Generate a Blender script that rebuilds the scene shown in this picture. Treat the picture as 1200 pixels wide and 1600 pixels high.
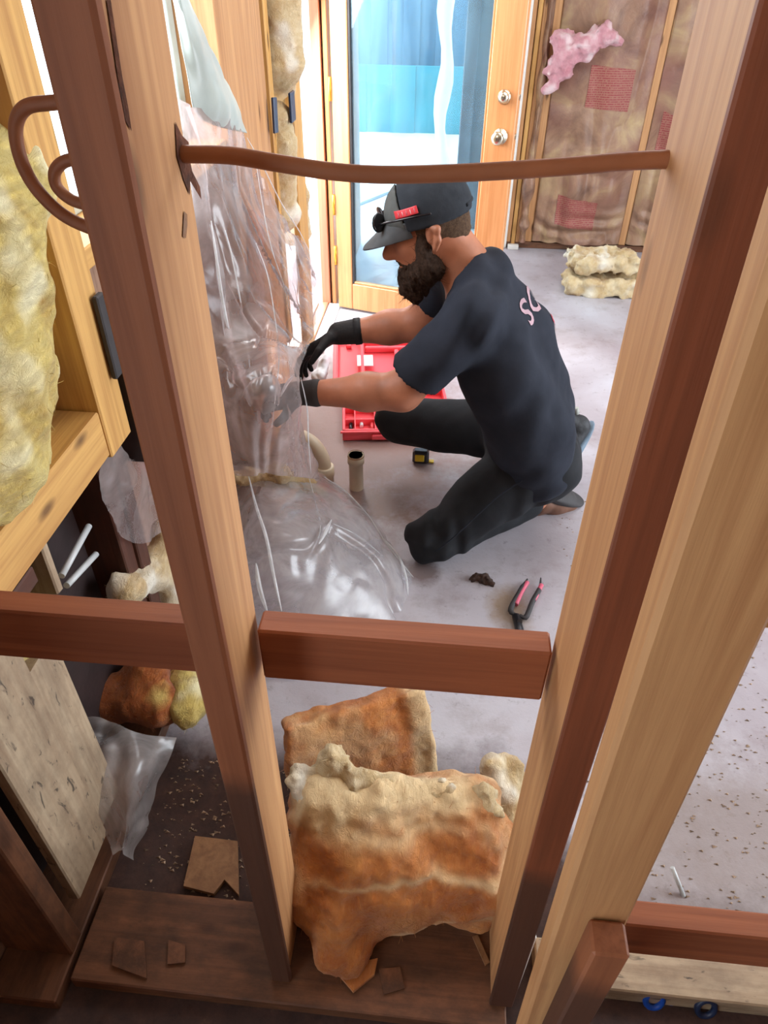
import bpy, math, random
import numpy as np
from mathutils import Vector, Matrix
from mathutils.bvhtree import BVHTree
for o in list(bpy.data.objects): bpy.data.objects.remove(o)
random.seed(7); rng = np.random.RandomState(7)
S = bpy.context.scene; COL = S.collection
# ---------------------------------------------------------------- camera
F, PITCH, YAW, ROLL, H = 1100.0, math.radians(38.66), math.radians(5.0), math.radians(.6), 1.6
RM = Matrix.Rotation(YAW, 3, 'Z') @ Matrix.Rotation(math.pi/2-PITCH, 3, 'X') @ Matrix.Rotation(ROLL, 3, 'Z')
cam = bpy.data.cameras.new('camera'); co = bpy.data.objects.new('camera', cam); COL.objects.link(co)
co.matrix_world = Matrix.Translation((0, 0, H)) @ RM.to_4x4()
cam.sensor_fit = 'VERTICAL'; cam.sensor_height = 24; cam.lens = 24*F/1600
cam.clip_start = .02; cam.clip_end = 200
S.camera = co
# ---------------------------------------------------------------- world, sun, lamps, exposure
W = bpy.data.worlds.new('sky'); S.world = W; W.use_nodes = True
bgn = W.node_tree.nodes['Background']; bgn.inputs[0].default_value = (.86, .93, 1.0, 1); bgn.inputs[1].default_value = 4.6
sun = bpy.data.lights.new('sun', 'SUN'); sun.energy = 3.0; sun.angle = math.radians(8); sun.color = (1, .96, .9)
so = bpy.data.objects.new('sun', sun); COL.objects.link(so); so.rotation_euler = (math.radians(-38), math.radians(-14), 0)
def area(name, loc, target, size, sy, power, col):
    l = bpy.data.lights.new(name, 'AREA'); l.shape = 'RECTANGLE'; l.size = size; l.size_y = sy; l.energy = power; l.color = col
    o = bpy.data.objects.new(name, l); COL.objects.link(o); o.location = loc
    o.rotation_euler = (Vector(target)-Vector(loc)).to_track_quat('-Z', 'Y').to_euler(); return o
area('fill_light_room', (.9, 3.0, 2.50), (.7, 2.9, 0), 1.6, 1.6, 32, (.93, .96, 1))  # added overhead fill, brightens the room; no lamp is seen there
area('fill_light_front', (.25, -.5, 2.45), (.0, .9, .6), .9, .5, .6, (1, .76, .55))  # added warm fill, stands in for bounce behind the camera
area('window_daylight_left', (-.86, 1.7, 1.66), (.6, 1.6, .6), .8, .8, 16, (.95, .97, 1))
area('doorway_daylight_left', (-.80, 3.58, 1.3), (1.0, 3.0, .3), .45, 1.4, 34, (.93, .97, 1))
area('window_daylight_right', (3.35, 1.6, 1.5), (-.6, 1.9, .7), 1.5, 1.8, 85, (.86, .93, 1))
S.view_settings.view_transform = 'Standard'; S.view_settings.look = 'None'
S.view_settings.exposure = 0.0; S.view_settings.gamma = 1; S.view_settings.use_curve_mapping = False

# ---------------------------------------------------------------- pixel -> point in the room
def ray(x, y): return RM @ Vector(((x-600)/F, -(y-800)/F, -1))
def pz(x, y, z=0.0): d = ray(x, y); return Vector((0, 0, H)) + d*((z-H)/d.z)
def py(x, y, Y): d = ray(x, y); return Vector((0, 0, H)) + d*(Y/d.y)
def px(x, y, X): d = ray(x, y); return Vector((0, 0, H)) + d*(X/d.x)

# ---------------------------------------------------------------- noise
_perm = np.random.RandomState(3).rand(64, 64, 64)
def vnoise(P):
    P = np.asarray(P, float); i = np.floor(P).astype(int); f = P-i; f = f*f*(3-2*f)
    a = i & 63; b = (i+1) & 63; r = 0
    for dx in (0, 1):
        for dy in (0, 1):
            for dz in (0, 1):
                w = (f[..., 0] if dx else 1-f[..., 0])*(f[..., 1] if dy else 1-f[..., 1])*(f[..., 2] if dz else 1-f[..., 2])
                r = r + w*_perm[(b if dx else a)[..., 0], (b if dy else a)[..., 1], (b if dz else a)[..., 2]]
    return r*2-1
def fbm(P, s, oct=3):
    P = np.asarray(P, float)*s; r = 0; a = 1.0
    for k in range(oct): r = r + a*vnoise(P+k*17.3); P = P*2.03; a *= .5
    return r

# ---------------------------------------------------------------- materials
def lin(c): return tuple(((v/255)/12.92 if v/255 <= .04045 else ((v/255+.055)/1.055)**2.4) for v in c)
class NT:
    def __init__(s, name):
        s.m = bpy.data.materials.new(name); s.m.use_nodes = True; s.n = s.m.node_tree.nodes; s.l = s.m.node_tree.links
        s.b = s.n['Principled BSDF']; s.out = s.n['Material Output']
    def new(s, t, **k):
        n = s.n.new(t)
        for a, v in k.items(): setattr(n, a, v)
        return n
    def link(s, a, b): s.l.new(a, b)
    def coords(s, scale=(1, 1, 1), kind='Object'):
        t = s.new('ShaderNodeTexCoord'); m = s.new('ShaderNodeMapping'); m.inputs['Scale'].default_value = scale
        s.link(t.outputs[kind], m.inputs[0]); return m.outputs[0]
    def noise(s, vec, scale, detail=4, rough=.55, dist=0):
        n = s.new('ShaderNodeTexNoise'); n.inputs['Scale'].default_value = scale; n.inputs['Detail'].default_value = detail
        n.inputs['Roughness'].default_value = rough; n.inputs['Distortion'].default_value = dist; s.link(vec, n.inputs['Vector']); return n.outputs['Fac']
    def ramp(s, fac, stops):
        r = s.new('ShaderNodeValToRGB'); e = r.color_ramp.elements
        while len(e) < len(stops): e.new(.5)
        for el, (p, c) in zip(e, stops): el.position = p; el.color = (*c, 1) if len(c) == 3 else c
        s.link(fac, r.inputs[0]); return r.outputs[0]
    def mix(s, fac, a, b, mode='MIX'):
        n = s.new('ShaderNodeMix'); n.data_type = 'RGBA'; n.blend_type = mode
        for v, i in ((fac, 0), (a, 6), (b, 7)):
            if isinstance(v, (int, float)): n.inputs[i].default_value = v
            elif isinstance(v, tuple): n.inputs[i].default_value = (*v, 1)[:4]
            else: s.link(v, n.inputs[i])
        return n.outputs[2]
    def bump(s, h, strength=.3, dist=.01):
        b = s.new('ShaderNodeBump'); b.inputs['Strength'].default_value = strength; b.inputs['Distance'].default_value = dist
        s.link(h, b.inputs['Height']); s.link(b.outputs[0], s.b.inputs['Normal'])
    def math(s, op, a, b=0.0):
        n = s.new('ShaderNodeMath', operation=op)
        for v, i in ((a, 0), (b, 1)):
            if isinstance(v, (int, float)): n.inputs[i].default_value = v
            else: s.link(v, n.inputs[i])
        return n.outputs[0]
def plain(name, col, rough=.6, metal=0, var=.12, scale=18, bump=.15, spec=.5):
    t = NT(name); c = lin(col); v = t.coords(); n = t.noise(v, scale, 5)
    d = tuple(x*(1-var*2) for x in c); u = tuple(min(1, x*(1+var*1.6)) for x in c)
    t.link(t.ramp(n, [(.3, d), (.7, u)]), t.b.inputs['Base Color'])
    t.b.inputs['Roughness'].default_value = rough; t.b.inputs['Metallic'].default_value = metal
    t.b.inputs['Specular IOR Level'].default_value = spec
    if bump: t.bump(t.noise(v, scale*3, 4), bump, .004)
    return t.m
def wood(name, base, dark, knot=1.0, dirt=0.0, stain_z=None, speck=0.0, rough=.62):
    t = NT(name); b, d = lin(base), lin(dark)
    oi = t.new('ShaderNodeObjectInfo'); tc = t.new('ShaderNodeTexCoord')
    add = t.new('ShaderNodeVectorMath', operation='ADD'); cmb = t.new('ShaderNodeCombineXYZ')
    r9 = t.math('MULTIPLY', oi.outputs['Random'], 9.0)
    for i in range(3): t.link(r9, cmb.inputs[i])
    t.link(tc.outputs['Object'], add.inputs[0]); t.link(cmb.outputs[0], add.inputs[1])
    def mp(sc):
        m = t.new('ShaderNodeMapping'); m.inputs['Scale'].default_value = sc; t.link(add.outputs[0], m.inputs[0]); return m.outputs[0]
    fine = t.noise(mp((90, 90, 3)), 1.0, 5, .6, .3)
    band = t.noise(mp((22, 22, 1.1)), 1.0, 3, .5, 1.2)
    blot = t.noise(mp((6, 6, 5)), 1.0, 4, .6)
    c = t.mix(t.ramp(band, [(.35, (0, 0, 0)), (.68, (1, 1, 1))]), b, tuple(x*.55+y*.45 for x, y in zip(b, d)))
    c = t.mix(t.math('MULTIPLY', t.ramp(fine, [(.45, (0, 0, 0)), (.72, (1, 1, 1))]), .45), c, d)
    c = t.mix(t.math('MULTIPLY', t.ramp(blot, [(.5, (0, 0, 0)), (.8, (1, 1, 1))]), .5), c, tuple(x*.7+y*.3 for x, y in zip(b, d)))
    vo = t.new('ShaderNodeTexVoronoi'); vo.inputs['Scale'].default_value = 1.0; t.link(mp((11, 11, 4.2)), vo.inputs['Vector'])
    k = t.ramp(vo.outputs['Distance'], [(.07, (1, 1, 1)), (.16, (0, 0, 0))])
    c = t.mix(t.math('MULTIPLY', k, .75*knot), c, lin((70, 38, 20)))
    if speck:
        v2 = t.noise(mp((60, 60, 22)), 1, 3, .6, .6)
        c = t.mix(t.math('MULTIPLY', t.ramp(v2, [(.62, (0, 0, 0)), (.70, (1, 1, 1))]), speck), c, lin((40, 36, 34)))
    if dirt: c = t.mix(t.math('MULTIPLY', t.ramp(t.noise(mp((14, 14, 7)), 1, 6, .7), [(.42, (0, 0, 0)), (.62, (1, 1, 1))]), dirt), c, lin((60, 38, 26)))
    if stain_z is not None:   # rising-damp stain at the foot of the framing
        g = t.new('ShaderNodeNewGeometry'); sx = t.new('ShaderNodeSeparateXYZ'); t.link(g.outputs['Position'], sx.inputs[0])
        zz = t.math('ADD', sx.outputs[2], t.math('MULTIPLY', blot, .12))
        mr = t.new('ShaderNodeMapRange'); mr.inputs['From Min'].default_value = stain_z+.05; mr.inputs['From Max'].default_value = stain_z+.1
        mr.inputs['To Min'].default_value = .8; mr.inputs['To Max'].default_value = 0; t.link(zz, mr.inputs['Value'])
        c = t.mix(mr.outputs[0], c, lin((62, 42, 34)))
    t.link(c, t.b.inputs['Base Color']); t.b.inputs['Roughness'].default_value = rough; t.bump(fine, .25, .003)
    return t.m
def fluff(name, cream, tan, deep, white=(236, 228, 200)):
    t = NT(name); v = t.coords()
    n1 = t.noise(v, 9, 5, .6, .6); n2 = t.noise(t.coords((60, 14, 40)), 1, 5, .7, 1.2)
    c = t.ramp(n1, [(.3, lin(deep)), (.52, lin(tan)), (.8, lin(cream))])
    c = t.mix(t.math('MULTIPLY', t.ramp(n2, [(.45, (0, 0, 0)), (.75, (1, 1, 1))]), .45), c, lin(cream))
    at = t.new('ShaderNodeAttribute'); at.attribute_name = 'tuft'
    c = t.mix(at.outputs['Fac'], c, lin(white))
    t.link(c, t.b.inputs['Base Color']); t.b.inputs['Roughness'].default_value = .95; t.b.inputs['Specular IOR Level'].default_value = .1
    t.b.inputs['Sheen Weight'].default_value = .25
    t.bump(t.noise(t.coords((70, 30, 70)), 1, 6, .75, 1.0), .8, .012); return t.m
def film(name, tint, clear, milk, rough=.12, dc=(225, 222, 222)):
    t = NT(name); n = t.noise(t.coords(), 7, 5, .6, .8)
    tr = t.new('ShaderNodeBsdfTransparent'); tr.inputs[0].default_value = (*lin(tint), 1)
    gl = t.new('ShaderNodeBsdfGlossy'); gl.inputs['Roughness'].default_value = rough
    df = t.new('ShaderNodeBsdfDiffuse'); df.inputs[0].default_value = (*lin(dc), 1)
    tl = t.new('ShaderNodeBsdfTranslucent'); tl.inputs[0].default_value = (*lin(dc), 1)
    m0 = t.new('ShaderNodeMixShader'); m0.inputs[0].default_value = .45; t.link(df.outputs[0], m0.inputs[1]); t.link(tl.outputs[0], m0.inputs[2])
    m1 = t.new('ShaderNodeMixShader'); t.link(t.ramp(n, [(.35, (milk*.6,)*3), (.65, (min(1, milk*1.5),)*3)]), m1.inputs[0]); t.link(tr.outputs[0], m1.inputs[1]); t.link(m0.outputs[0], m1.inputs[2])
    fr = t.new('ShaderNodeLayerWeight'); fr.inputs[0].default_value = .25
    bp = t.new('ShaderNodeBump'); bp.inputs['Strength'].default_value = .12; bp.inputs['Distance'].default_value = .006; t.link(t.noise(t.coords((14, 14, 30)), 1, 4, .6, 1.5), bp.inputs['Height'])
    t.link(bp.outputs[0], fr.inputs['Normal']); t.link(bp.outputs[0], gl.inputs['Normal'])
    m2 = t.new('ShaderNodeMixShader'); t.link(t.math('ADD', t.math('MULTIPLY', t.math('POWER', fr.outputs['Facing'], 2.5), .5), .045), m2.inputs[0])
    t.link(m1.outputs[0], m2.inputs[1]); t.link(gl.outputs[0], m2.inputs[2]); t.link(m2.outputs[0], t.out.inputs[0]); return t.m

M = {}
M['stud'] = wood('pine_framing', (206, 158, 108), (142, 84, 44))
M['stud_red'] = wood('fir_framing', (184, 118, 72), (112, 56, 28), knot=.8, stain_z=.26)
M['face'] = wood('shaded_fir', (160, 100, 66), (100, 54, 30), knot=.6, stain_z=.74)  # shade of unlit front faces put into the wood colour, plus the foot stain
M['faced'] = wood('deep_shaded_fir', (136, 76, 48), (84, 42, 24), knot=.6, stain_z=.56)  # deeper shade tone for the right stud's front, plus the foot stain
M['block'] = wood('fir_blocking', (168, 100, 64), (104, 50, 28), knot=.9)
M['lstud'] = wood('yellow_pine', (214, 168, 98), (150, 96, 46), knot=1)
M['oldwood'] = wood('old_dirty_wood', (128, 84, 56), (66, 40, 28), dirt=.7)
M['darkwood'] = wood('dark_old_wood', (92, 50, 34), (48, 26, 20), dirt=.5)
M['specked'] = wood('whitewashed_wood', (186, 166, 138), (130, 100, 74), knot=.4, dirt=.35, speck=.8)
M['doorwood'] = wood('varnished_fir', (224, 162, 108), (188, 118, 66), knot=.1, rough=.35)
M['jambwood'] = wood('pinkish_fir', (214, 150, 118), (170, 104, 76), knot=.1, rough=.45)
M['sheath'] = wood('weathered_sheathing', (172, 138, 116), (116, 84, 66), knot=.5, dirt=.35)
M['scrap'] = wood('scrap_wood', (158, 116, 78), (96, 62, 38), knot=.3)
M['insul'] = fluff('amber_fibreglass', (216, 156, 90), (202, 128, 68), (168, 92, 44), (240, 216, 168))
M['insul_y'] = fluff('yellow_fibreglass', (232, 218, 150), (214, 190, 108), (176, 140, 70), (242, 234, 190))
M['insul_o'] = fluff('orange_fibreglass', (196, 128, 70), (168, 92, 44), (116, 58, 28), (220, 190, 110))
M['insul_p'] = fluff('pale_fibreglass', (232, 220, 190), (214, 190, 144), (184, 146, 96), (244, 238, 220))
M['pinkfluff'] = fluff('pink_fibreglass', (236, 190, 196), (224, 164, 174), (200, 130, 142), (244, 220, 222))
M['cable'] = plain('tan_cable_sheath', (152, 98, 66), .5, var=.08)
M['film'] = film('clear_poly_film', (246, 246, 250), 0, .36, .22)
M['film2'] = film('hanging_poly_film', (240, 228, 226), 0, .40, .2, (204, 192, 190)); M['fold_highlight'] = film('film_highlight', (250, 250, 250), 0, .62, .2, (245, 248, 250))
M['greyfilm'] = plain('grey_poly_sheet', (176, 186, 180), .4, var=.1, scale=6)
M['concrete_out'] = plain('pale_outdoor_concrete', (222, 226, 228), .8, var=.04, scale=3)
M['teal'] = plain('teal_panel', (44, 128, 140), .5, var=.1, scale=2)
M['bluefence'] = plain('blue_grey_fence', (66, 98, 124), .6, var=.12, scale=2)
M['greyhouse'] = plain('grey_siding', (120, 130, 142), .6, var=.15, scale=3)
M['white'] = plain('white_paint', (232, 232, 226), .5, var=.03)
M['nickel'] = plain('satin_nickel', (206, 198, 176), .28, 1, var=.03, bump=0)
M['brass'] = plain('brass_hinge', (220, 176, 72), .3, .9, var=.04, bump=0)
M['skin'] = plain('skin', (186, 122, 92), .5, var=.10, scale=14, bump=.12)
M['shirt'] = plain('black_cotton', (42, 46, 56), .9, var=.12, scale=9, bump=.25, spec=.2)
M['pants'] = plain('black_work_trousers', (34, 36, 40), .85, var=.15, scale=9, bump=.3, spec=.25)
M['cap'] = plain('charcoal_cap', (50, 54, 60), .85, var=.1, scale=30, bump=.2, spec=.2)
M['capgrey'] = plain('grey_cap_front', (92, 94, 92), .85, var=.08, scale=30, bump=.2, spec=.2)
M['brim'] = plain('grey_cap_brim', (88, 90, 92), .8, var=.06, scale=30, bump=.1, spec=.2)
M['hair'] = plain('dark_hair', (62, 46, 36), .85, var=.3, scale=120, bump=.6, spec=.2)
M['fade'] = plain('short_clipped_hair', (88, 68, 52), .85, var=.2, scale=160, bump=.5, spec=.2)
M['glove'] = plain('black_glove', (28, 28, 31), .7, var=.15, scale=40, bump=.3)
M['red'] = plain('red_plastic', (236, 82, 92), .42, var=.05, scale=4, bump=0)
M['redtag'] = plain('red_label', (226, 62, 70), .5, var=.06)
M['lens'] = plain('dark_lens', (26, 24, 28), .12, var=.02, bump=0)
M['print'] = plain('faded_pink_print', (176, 146, 156), .8, var=.1, bump=0)
M['printred'] = plain('red_print', (168, 60, 76), .8, var=.1, bump=0)
M['paper'] = plain('white_paper', (222, 224, 226), .7, var=.03)
M['shoe'] = plain('black_shoe', (46, 48, 52), .7, var=.35, scale=40, bump=.3)
M['sole'] = plain('blue_grey_sole', (112, 132, 150), .7, var=.1)
M['brownshoe'] = plain('brown_shoe', (120, 84, 66), .6, var=.15)
M['sock'] = plain('grey_sock', (172, 176, 170), .9, var=.1)
M['pvc'] = plain('cream_pvc', (226, 212, 186), .35, var=.06, scale=10, bump=0)
M['pvcbrown'] = plain('stained_pipe_inside', (150, 100, 56), .6, var=.2)
M['pinkpipe'] = plain('tan_pipe', (206, 156, 134), .4, var=.05)
M['rubber'] = plain('dark_rubber', (54, 52, 54), .7, var=.1)
M['yellow'] = plain('yellow_plastic', (214, 180, 40), .4, var=.08, bump=0)
M['steel'] = plain('tool_steel', (70, 70, 74), .35, .8, var=.1, bump=0)
M['pinkgrip'] = plain('pink_grip', (206, 96, 120), .4, var=.05, bump=0)
M['blackbox'] = plain('dark_brown_steel', (44, 32, 32), .5, var=.15)
M['bluecap'] = plain('blue_plastic', (28, 84, 190), .35, var=.08, bump=0)
M['bluedark'] = plain('dark_blue_plastic', (30, 46, 78), .4, var=.1, bump=0)
M['greytube'] = plain('pale_grey_tube', (196, 202, 204), .35, var=.05, bump=0)
M['ceil'] = plain('ceiling_board', (190, 170, 150), .9, var=.05)
M['debris'] = plain('dirt_clump', (66, 48, 40), .9, var=.3, scale=60, bump=.6)
M['chip'] = plain('chips', (168, 146, 124), .9, var=.35, scale=30)
M['hole'] = plain('torn_dark_wood', (92, 50, 28), .9, var=.3, scale=60, bump=.6)
def concrete():
    t = NT('stained_concrete'); g = t.new('ShaderNodeNewGeometry'); pos = g.outputs['Position']
    def nz(s, d=5, r=.6, ds=0): return t.noise(pos, s, d, r, ds)
    c = t.ramp(nz(1.1, 5, .6, .5), [(.32, lin((154, 144, 150))), (.5, lin((178, 174, 182))), (.7, lin((196, 200, 210)))])
    c = t.mix(t.math('MULTIPLY', t.ramp(nz(5, 6, .7), [(.52, (0, 0, 0)), (.72, (1, 1, 1))]), .45), c, lin((120, 100, 92)))
    c = t.mix(t.math('MULTIPLY', t.ramp(nz(26, 6, .75), [(.58, (0, 0, 0)), (.68, (1, 1, 1))]), .4), c, lin((92, 78, 74)))
    sx = t.new('ShaderNodeSeparateXYZ'); t.link(pos, sx.inputs[0])
    def spot(x, y, r, col, fac, ax=1.0):     # an old stain with its own outline
        nonlocal c
        dx = t.math('MULTIPLY', t.math('SUBTRACT', sx.outputs[0], x), ax); dy = t.math('SUBTRACT', sx.outputs[1], y)
        d = t.math('SQRT', t.math('ADD', t.math('MULTIPLY', dx, dx), t.math('MULTIPLY', dy, dy)))
        d = t.math('ADD', d, t.math('MULTIPLY', t.math('SUBTRACT', nz(9, 5, .7), .5), r*1.4))
        mr = t.new('ShaderNodeMapRange'); mr.inputs['From Min'].default_value = r*.55; mr.inputs['From Max'].default_value = r*1.15
        mr.inputs['To Min'].default_value = fac; mr.inputs['To Max'].default_value = 0; t.link(d, mr.inputs['Value'])
        c = t.mix(mr.outputs[0], c, lin(col))
    spot(-.45, 2.45, .70, (146, 116, 106), .85)
    spot(-.17, 2.04, .12, (112, 84, 66), .7)
    spot(.26, 1.56, .11, (140, 116, 84), .75, 1.6)
    spot(-.02, 1.70, .07, (90, 62, 46), .7)
    spot(.75, .80, .32, (128, 112, 102), .6)
    yy = t.math('ADD', sx.outputs[1], t.math('MULTIPLY', t.math('SUBTRACT', nz(6, 6, .7), .5), .25))
    mr = t.new('ShaderNodeMapRange'); mr.inputs['From Min'].default_value = .93; mr.inputs['From Max'].default_value = 1.08
    mr.inputs['To Min'].default_value = .93; mr.inputs['To Max'].default_value = 0
    xs = t.new('ShaderNodeMapRange'); xs.inputs['From Min'].default_value = .2; xs.inputs['From Max'].default_value = .5
    xs.inputs['To Max'].default_value = .32; t.link(sx.outputs[0], xs.inputs['Value'])
    t.link(t.math('ADD', yy, xs.outputs[0]), mr.inputs['Value'])
    dirt = t.ramp(nz(18, 6, .75), [(.3, lin((40, 27, 22))), (.6, lin((74, 50, 40))), (.8, lin((112, 82, 62)))])
    c = t.mix(mr.outputs[0], c, dirt)
    t.link(c, t.b.inputs['Base Color']); t.link(t.math('ADD', t.math('MULTIPLY', mr.outputs[0], .5), .45), t.b.inputs['Roughness']); t.link(t.math('SUBTRACT', .5, t.math('MULTIPLY', mr.outputs[0], .45)), t.b.inputs['Specular IOR Level']); t.bump(nz(30, 6, .7), .3, .005); return t.m
M['floor'] = concrete()
def kraft():
    t = NT('kraft_facing'); v = t.coords()
    c = t.ramp(t.noise(v, 4, 5, .6, .8), [(.3, lin((112, 82, 66))), (.5, lin((156, 122, 98))), (.72, lin((192, 168, 122)))])
    c = t.mix(t.math('MULTIPLY', t.ramp(t.noise(v, 2.2, 3), [(.45, (0, 0, 0)), (.65, (1, 1, 1))]), .55), c, lin((134, 84, 80)))
    t.link(c, t.b.inputs['Base Color']); t.b.inputs['Roughness'].default_value = .42; t.bump(t.noise(v, 14, 6, .7, 1), .5, .01); return t.m
M['kraft'] = kraft()
def kraftprint():
    t = NT('kraft_print'); tc = t.coords((1, 1, 1))
    w = t.new('ShaderNodeTexWave'); w.wave_type = 'BANDS'; w.bands_direction = 'Z'; w.inputs['Scale'].default_value = 26; w.inputs['Distortion'].default_value = .6; t.link(tc, w.inputs['Vector'])
    n = t.noise(t.coords((150, 1, 60)), 1, 2)
    m = t.math('MULTIPLY', t.ramp(w.outputs['Fac'], [(.4, (0, 0, 0)), (.5, (1, 1, 1))]), t.ramp(n, [(.4, (0, 0, 0)), (.5, (1, 1, 1))]))
    t.link(t.mix(m, lin((160, 108, 92)), lin((146, 58, 62))), t.b.inputs['Base Color']); t.b.inputs['Roughness'].default_value = .6; return t.m
M['kprint'] = kraftprint()
def glassmat(nm='door_glass', dust=1.0, tint=(.80, .92, .97, 1)):
    t = NT(nm); tr = t.new('ShaderNodeBsdfTransparent'); tr.inputs[0].default_value = tint
    gl = t.new('ShaderNodeBsdfGlossy'); gl.inputs['Roughness'].default_value = .03; gl.inputs[0].default_value = (.8, .9, 1, 1)
    fr = t.new('ShaderNodeLayerWeight'); fr.inputs[0].default_value = .5
    m = t.new('ShaderNodeMixShader'); t.link(t.math('ADD', t.math('MULTIPLY', t.math('POWER', fr.outputs['Facing'], 4.0), .6), .03), m.inputs[0]); t.link(tr.outputs[0], m.inputs[1]); t.link(gl.outputs[0], m.inputs[2])
    df = t.new('ShaderNodeBsdfDiffuse'); df.inputs[0].default_value = (*lin((150, 196, 220)), 1)   # dust film
    m2 = t.new('ShaderNodeMixShader'); t.link(t.ramp(t.noise(t.coords((10, 10, 1.0)), 1, 4, .6, .6), [(.35, (.04*dust,)*3), (.75, (.20*dust,)*3)]), m2.inputs[0])
    t.link(m.outputs[0], m2.inputs[1]); t.link(df.outputs[0], m2.inputs[2]); t.link(m2.outputs[0], t.out.inputs[0]); return t.m
M['glass'] = glassmat(); M['winglass'] = glassmat('window_glass', .3, (.96, .98, 1, 1))
M['backwall'] = plain('dark_back_wall', (96, 62, 44), .9, var=.1)

# ---------------------------------------------------------------- object helpers
def tag(o, label=None, cat=None, group=None, kind=None):
    if label: o['label'] = label
    if cat: o['category'] = cat
    if group: o['group'] = group
    if kind: o['kind'] = kind
    return o
def empty(name, loc=(0, 0, 0), label=None, cat=None, group=None, kind=None):
    o = bpy.data.objects.new(name, None); COL.objects.link(o); o.location = loc; o.empty_display_size = .05
    return tag(o, label, cat, group, kind)
def wloc(o):
    v = Vector((0, 0, 0))
    while o is not None: v += o.location; o = o.parent
    return v
def mesh(name, V, Fc, mat, parent=None, smooth=True, tuft=None, origin=None):
    """world-space vertices; the object sits at `origin` (default: base centre), never rotated"""
    V = np.asarray(V, float)
    if origin is None: origin = (V[:, 0].mean(), V[:, 1].mean(), V[:, 2].min())
    origin = Vector(origin)
    m = bpy.data.meshes.new(name); m.from_pydata((V-np.array(origin)).tolist(), [], [list(map(int, f)) for f in Fc]); m.update()
    if smooth: m.polygons.foreach_set('use_smooth', [True]*len(m.polygons))
    m.materials.append(M[mat] if isinstance(mat, str) else mat)
    if tuft is not None:
        a = m.attributes.new('tuft', 'FLOAT', 'POINT'); a.data.foreach_set('value', np.asarray(tuft, np.float32))
    o = bpy.data.objects.new(name, m); COL.objects.link(o); o.parent = parent
    o.location = origin-(wloc(parent) if parent else Vector())
    return o
def box_geo(sx, sy, sz, bev=.003):
    """chamfered box centred at the origin"""
    V = []; F_ = []; hx, hy, hz = sx/2, sy/2, sz/2; b = min(bev, hx*.45, hy*.45, hz*.45)
    idx = {}
    for i in (-1, 1):
        for j in (-1, 1):
            for k in (-1, 1):
                idx[i, j, k] = len(V)
                V += [(i*hx, j*(hy-b), k*(hz-b)), (i*(hx-b), j*hy, k*(hz-b)), (i*(hx-b), j*(hy-b), k*hz)]
    def q(a, b_, c, d): F_.append((a, b_, c, d))
    for s in (-1, 1):
        o = [(-1, -1), (1, -1), (1, 1), (-1, 1)]
        if s < 0: o = o[::-1]
        F_.append([idx[s, a, c] for a, c in o]); F_.append([idx[c, s, a]+1 for a, c in o]); F_.append([idx[a, c, s]+2 for a, c in o])
    for i in (-1, 1):
        for j in (-1, 1):
            f = 1 if i*j > 0 else -1
            e = [idx[i, j, -1], idx[i, j, -1]+1, idx[i, j, 1]+1, idx[i, j, 1]]; F_.append(e[::f])
            e = [idx[-1, i, j]+1, idx[-1, i, j]+2, idx[1, i, j]+2, idx[1, i, j]+1]; F_.append(e[::f])
            e = [idx[i, -1, j], idx[i, 1, j], idx[i, 1, j]+2, idx[i, -1, j]+2]; F_.append(e[::f])
    for (i, j, k), a in idx.items(): F_.append((a, a+1, a+2)[::(1 if i*j*k > 0 else -1)])
    return np.array(V), F_
def board(name, p0, p1, w, d, mat, parent=None, xdir=(1, 0, 0), bev=.003):
    """box whose local Z runs from p0 to p1 (axis centres), w along xdir, d across"""
    p0, p1 = Vector(p0), Vector(p1); z = (p1-p0).normalized(); x = Vector(xdir); x = (x-z*x.dot(z)).normalized(); y = z.cross(x)
    R = Matrix((x, y, z)).transposed().to_4x4(); V, Fc = box_geo(w, d, (p1-p0).length, bev)
    m = bpy.data.meshes.new(name); m.from_pydata(V.tolist(), [], [list(f) for f in Fc]); m.update(); m.materials.append(M[mat])
    o = bpy.data.objects.new(name, m); COL.objects.link(o); o.parent = parent
    R.translation = (p0+p1)/2-(wloc(parent) if parent else Vector()); o.matrix_local = R
    return o
def bx(name, lo, hi, mat, parent=None, bev=.003):
    lo, hi = Vector(lo), Vector(hi); c = (lo+hi)/2; s = hi-lo; a = max(range(3), key=lambda i: s[i])
    e = Vector([1 if i == a else 0 for i in range(3)]); xd = Vector([1 if i == (a+1) % 3 else 0 for i in range(3)])
    return board(name, c-e*s[a]/2, c+e*s[a]/2, s[(a+1) % 3], s[(a+2) % 3], mat, parent, xd, bev)
def spline(P, n):
    P = [Vector(p) for p in P]; Q = [P[0]*2-P[1]]+P+[P[-1]*2-P[-2]]; out = []
    m = len(P)-1
    for i in range(n+1):
        u = i/n*m; k = min(int(u), m-1); t = u-k; a, b, c, d = Q[k:k+4]
        out.append(.5*((2*b)+(-a+c)*t+(2*a-5*b+4*c-d)*t*t+(-a+3*b-3*c+d)*t**3))
    return out
def tube_geo(P, R, seg=14, cap=True):
    P = [Vector(p) for p in P]; n = len(P); R = R if hasattr(R, '__len__') else [R]*n; V = []; Fc = []
    t = (P[1]-P[0]).normalized(); a = t.orthogonal().normalized()
    for i in range(n):
        t = (P[min(i+1, n-1)]-P[max(i-1, 0)]).normalized(); a = (a-t*a.dot(t)).normalized(); b = t.cross(a)
        for k in range(seg):
            an = 2*math.pi*k/seg; V.append(P[i]+(a*math.cos(an)+b*math.sin(an))*R[i])
    for i in range(n-1):
        for k in range(seg): Fc.append((i*seg+k, i*seg+(k+1) % seg, (i+1)*seg+(k+1) % seg, (i+1)*seg+k))
    if cap: Fc.append(tuple(range(seg))[::-1]); Fc.append(tuple(range((n-1)*seg, n*seg)))
    return [tuple(v) for v in V], Fc
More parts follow.
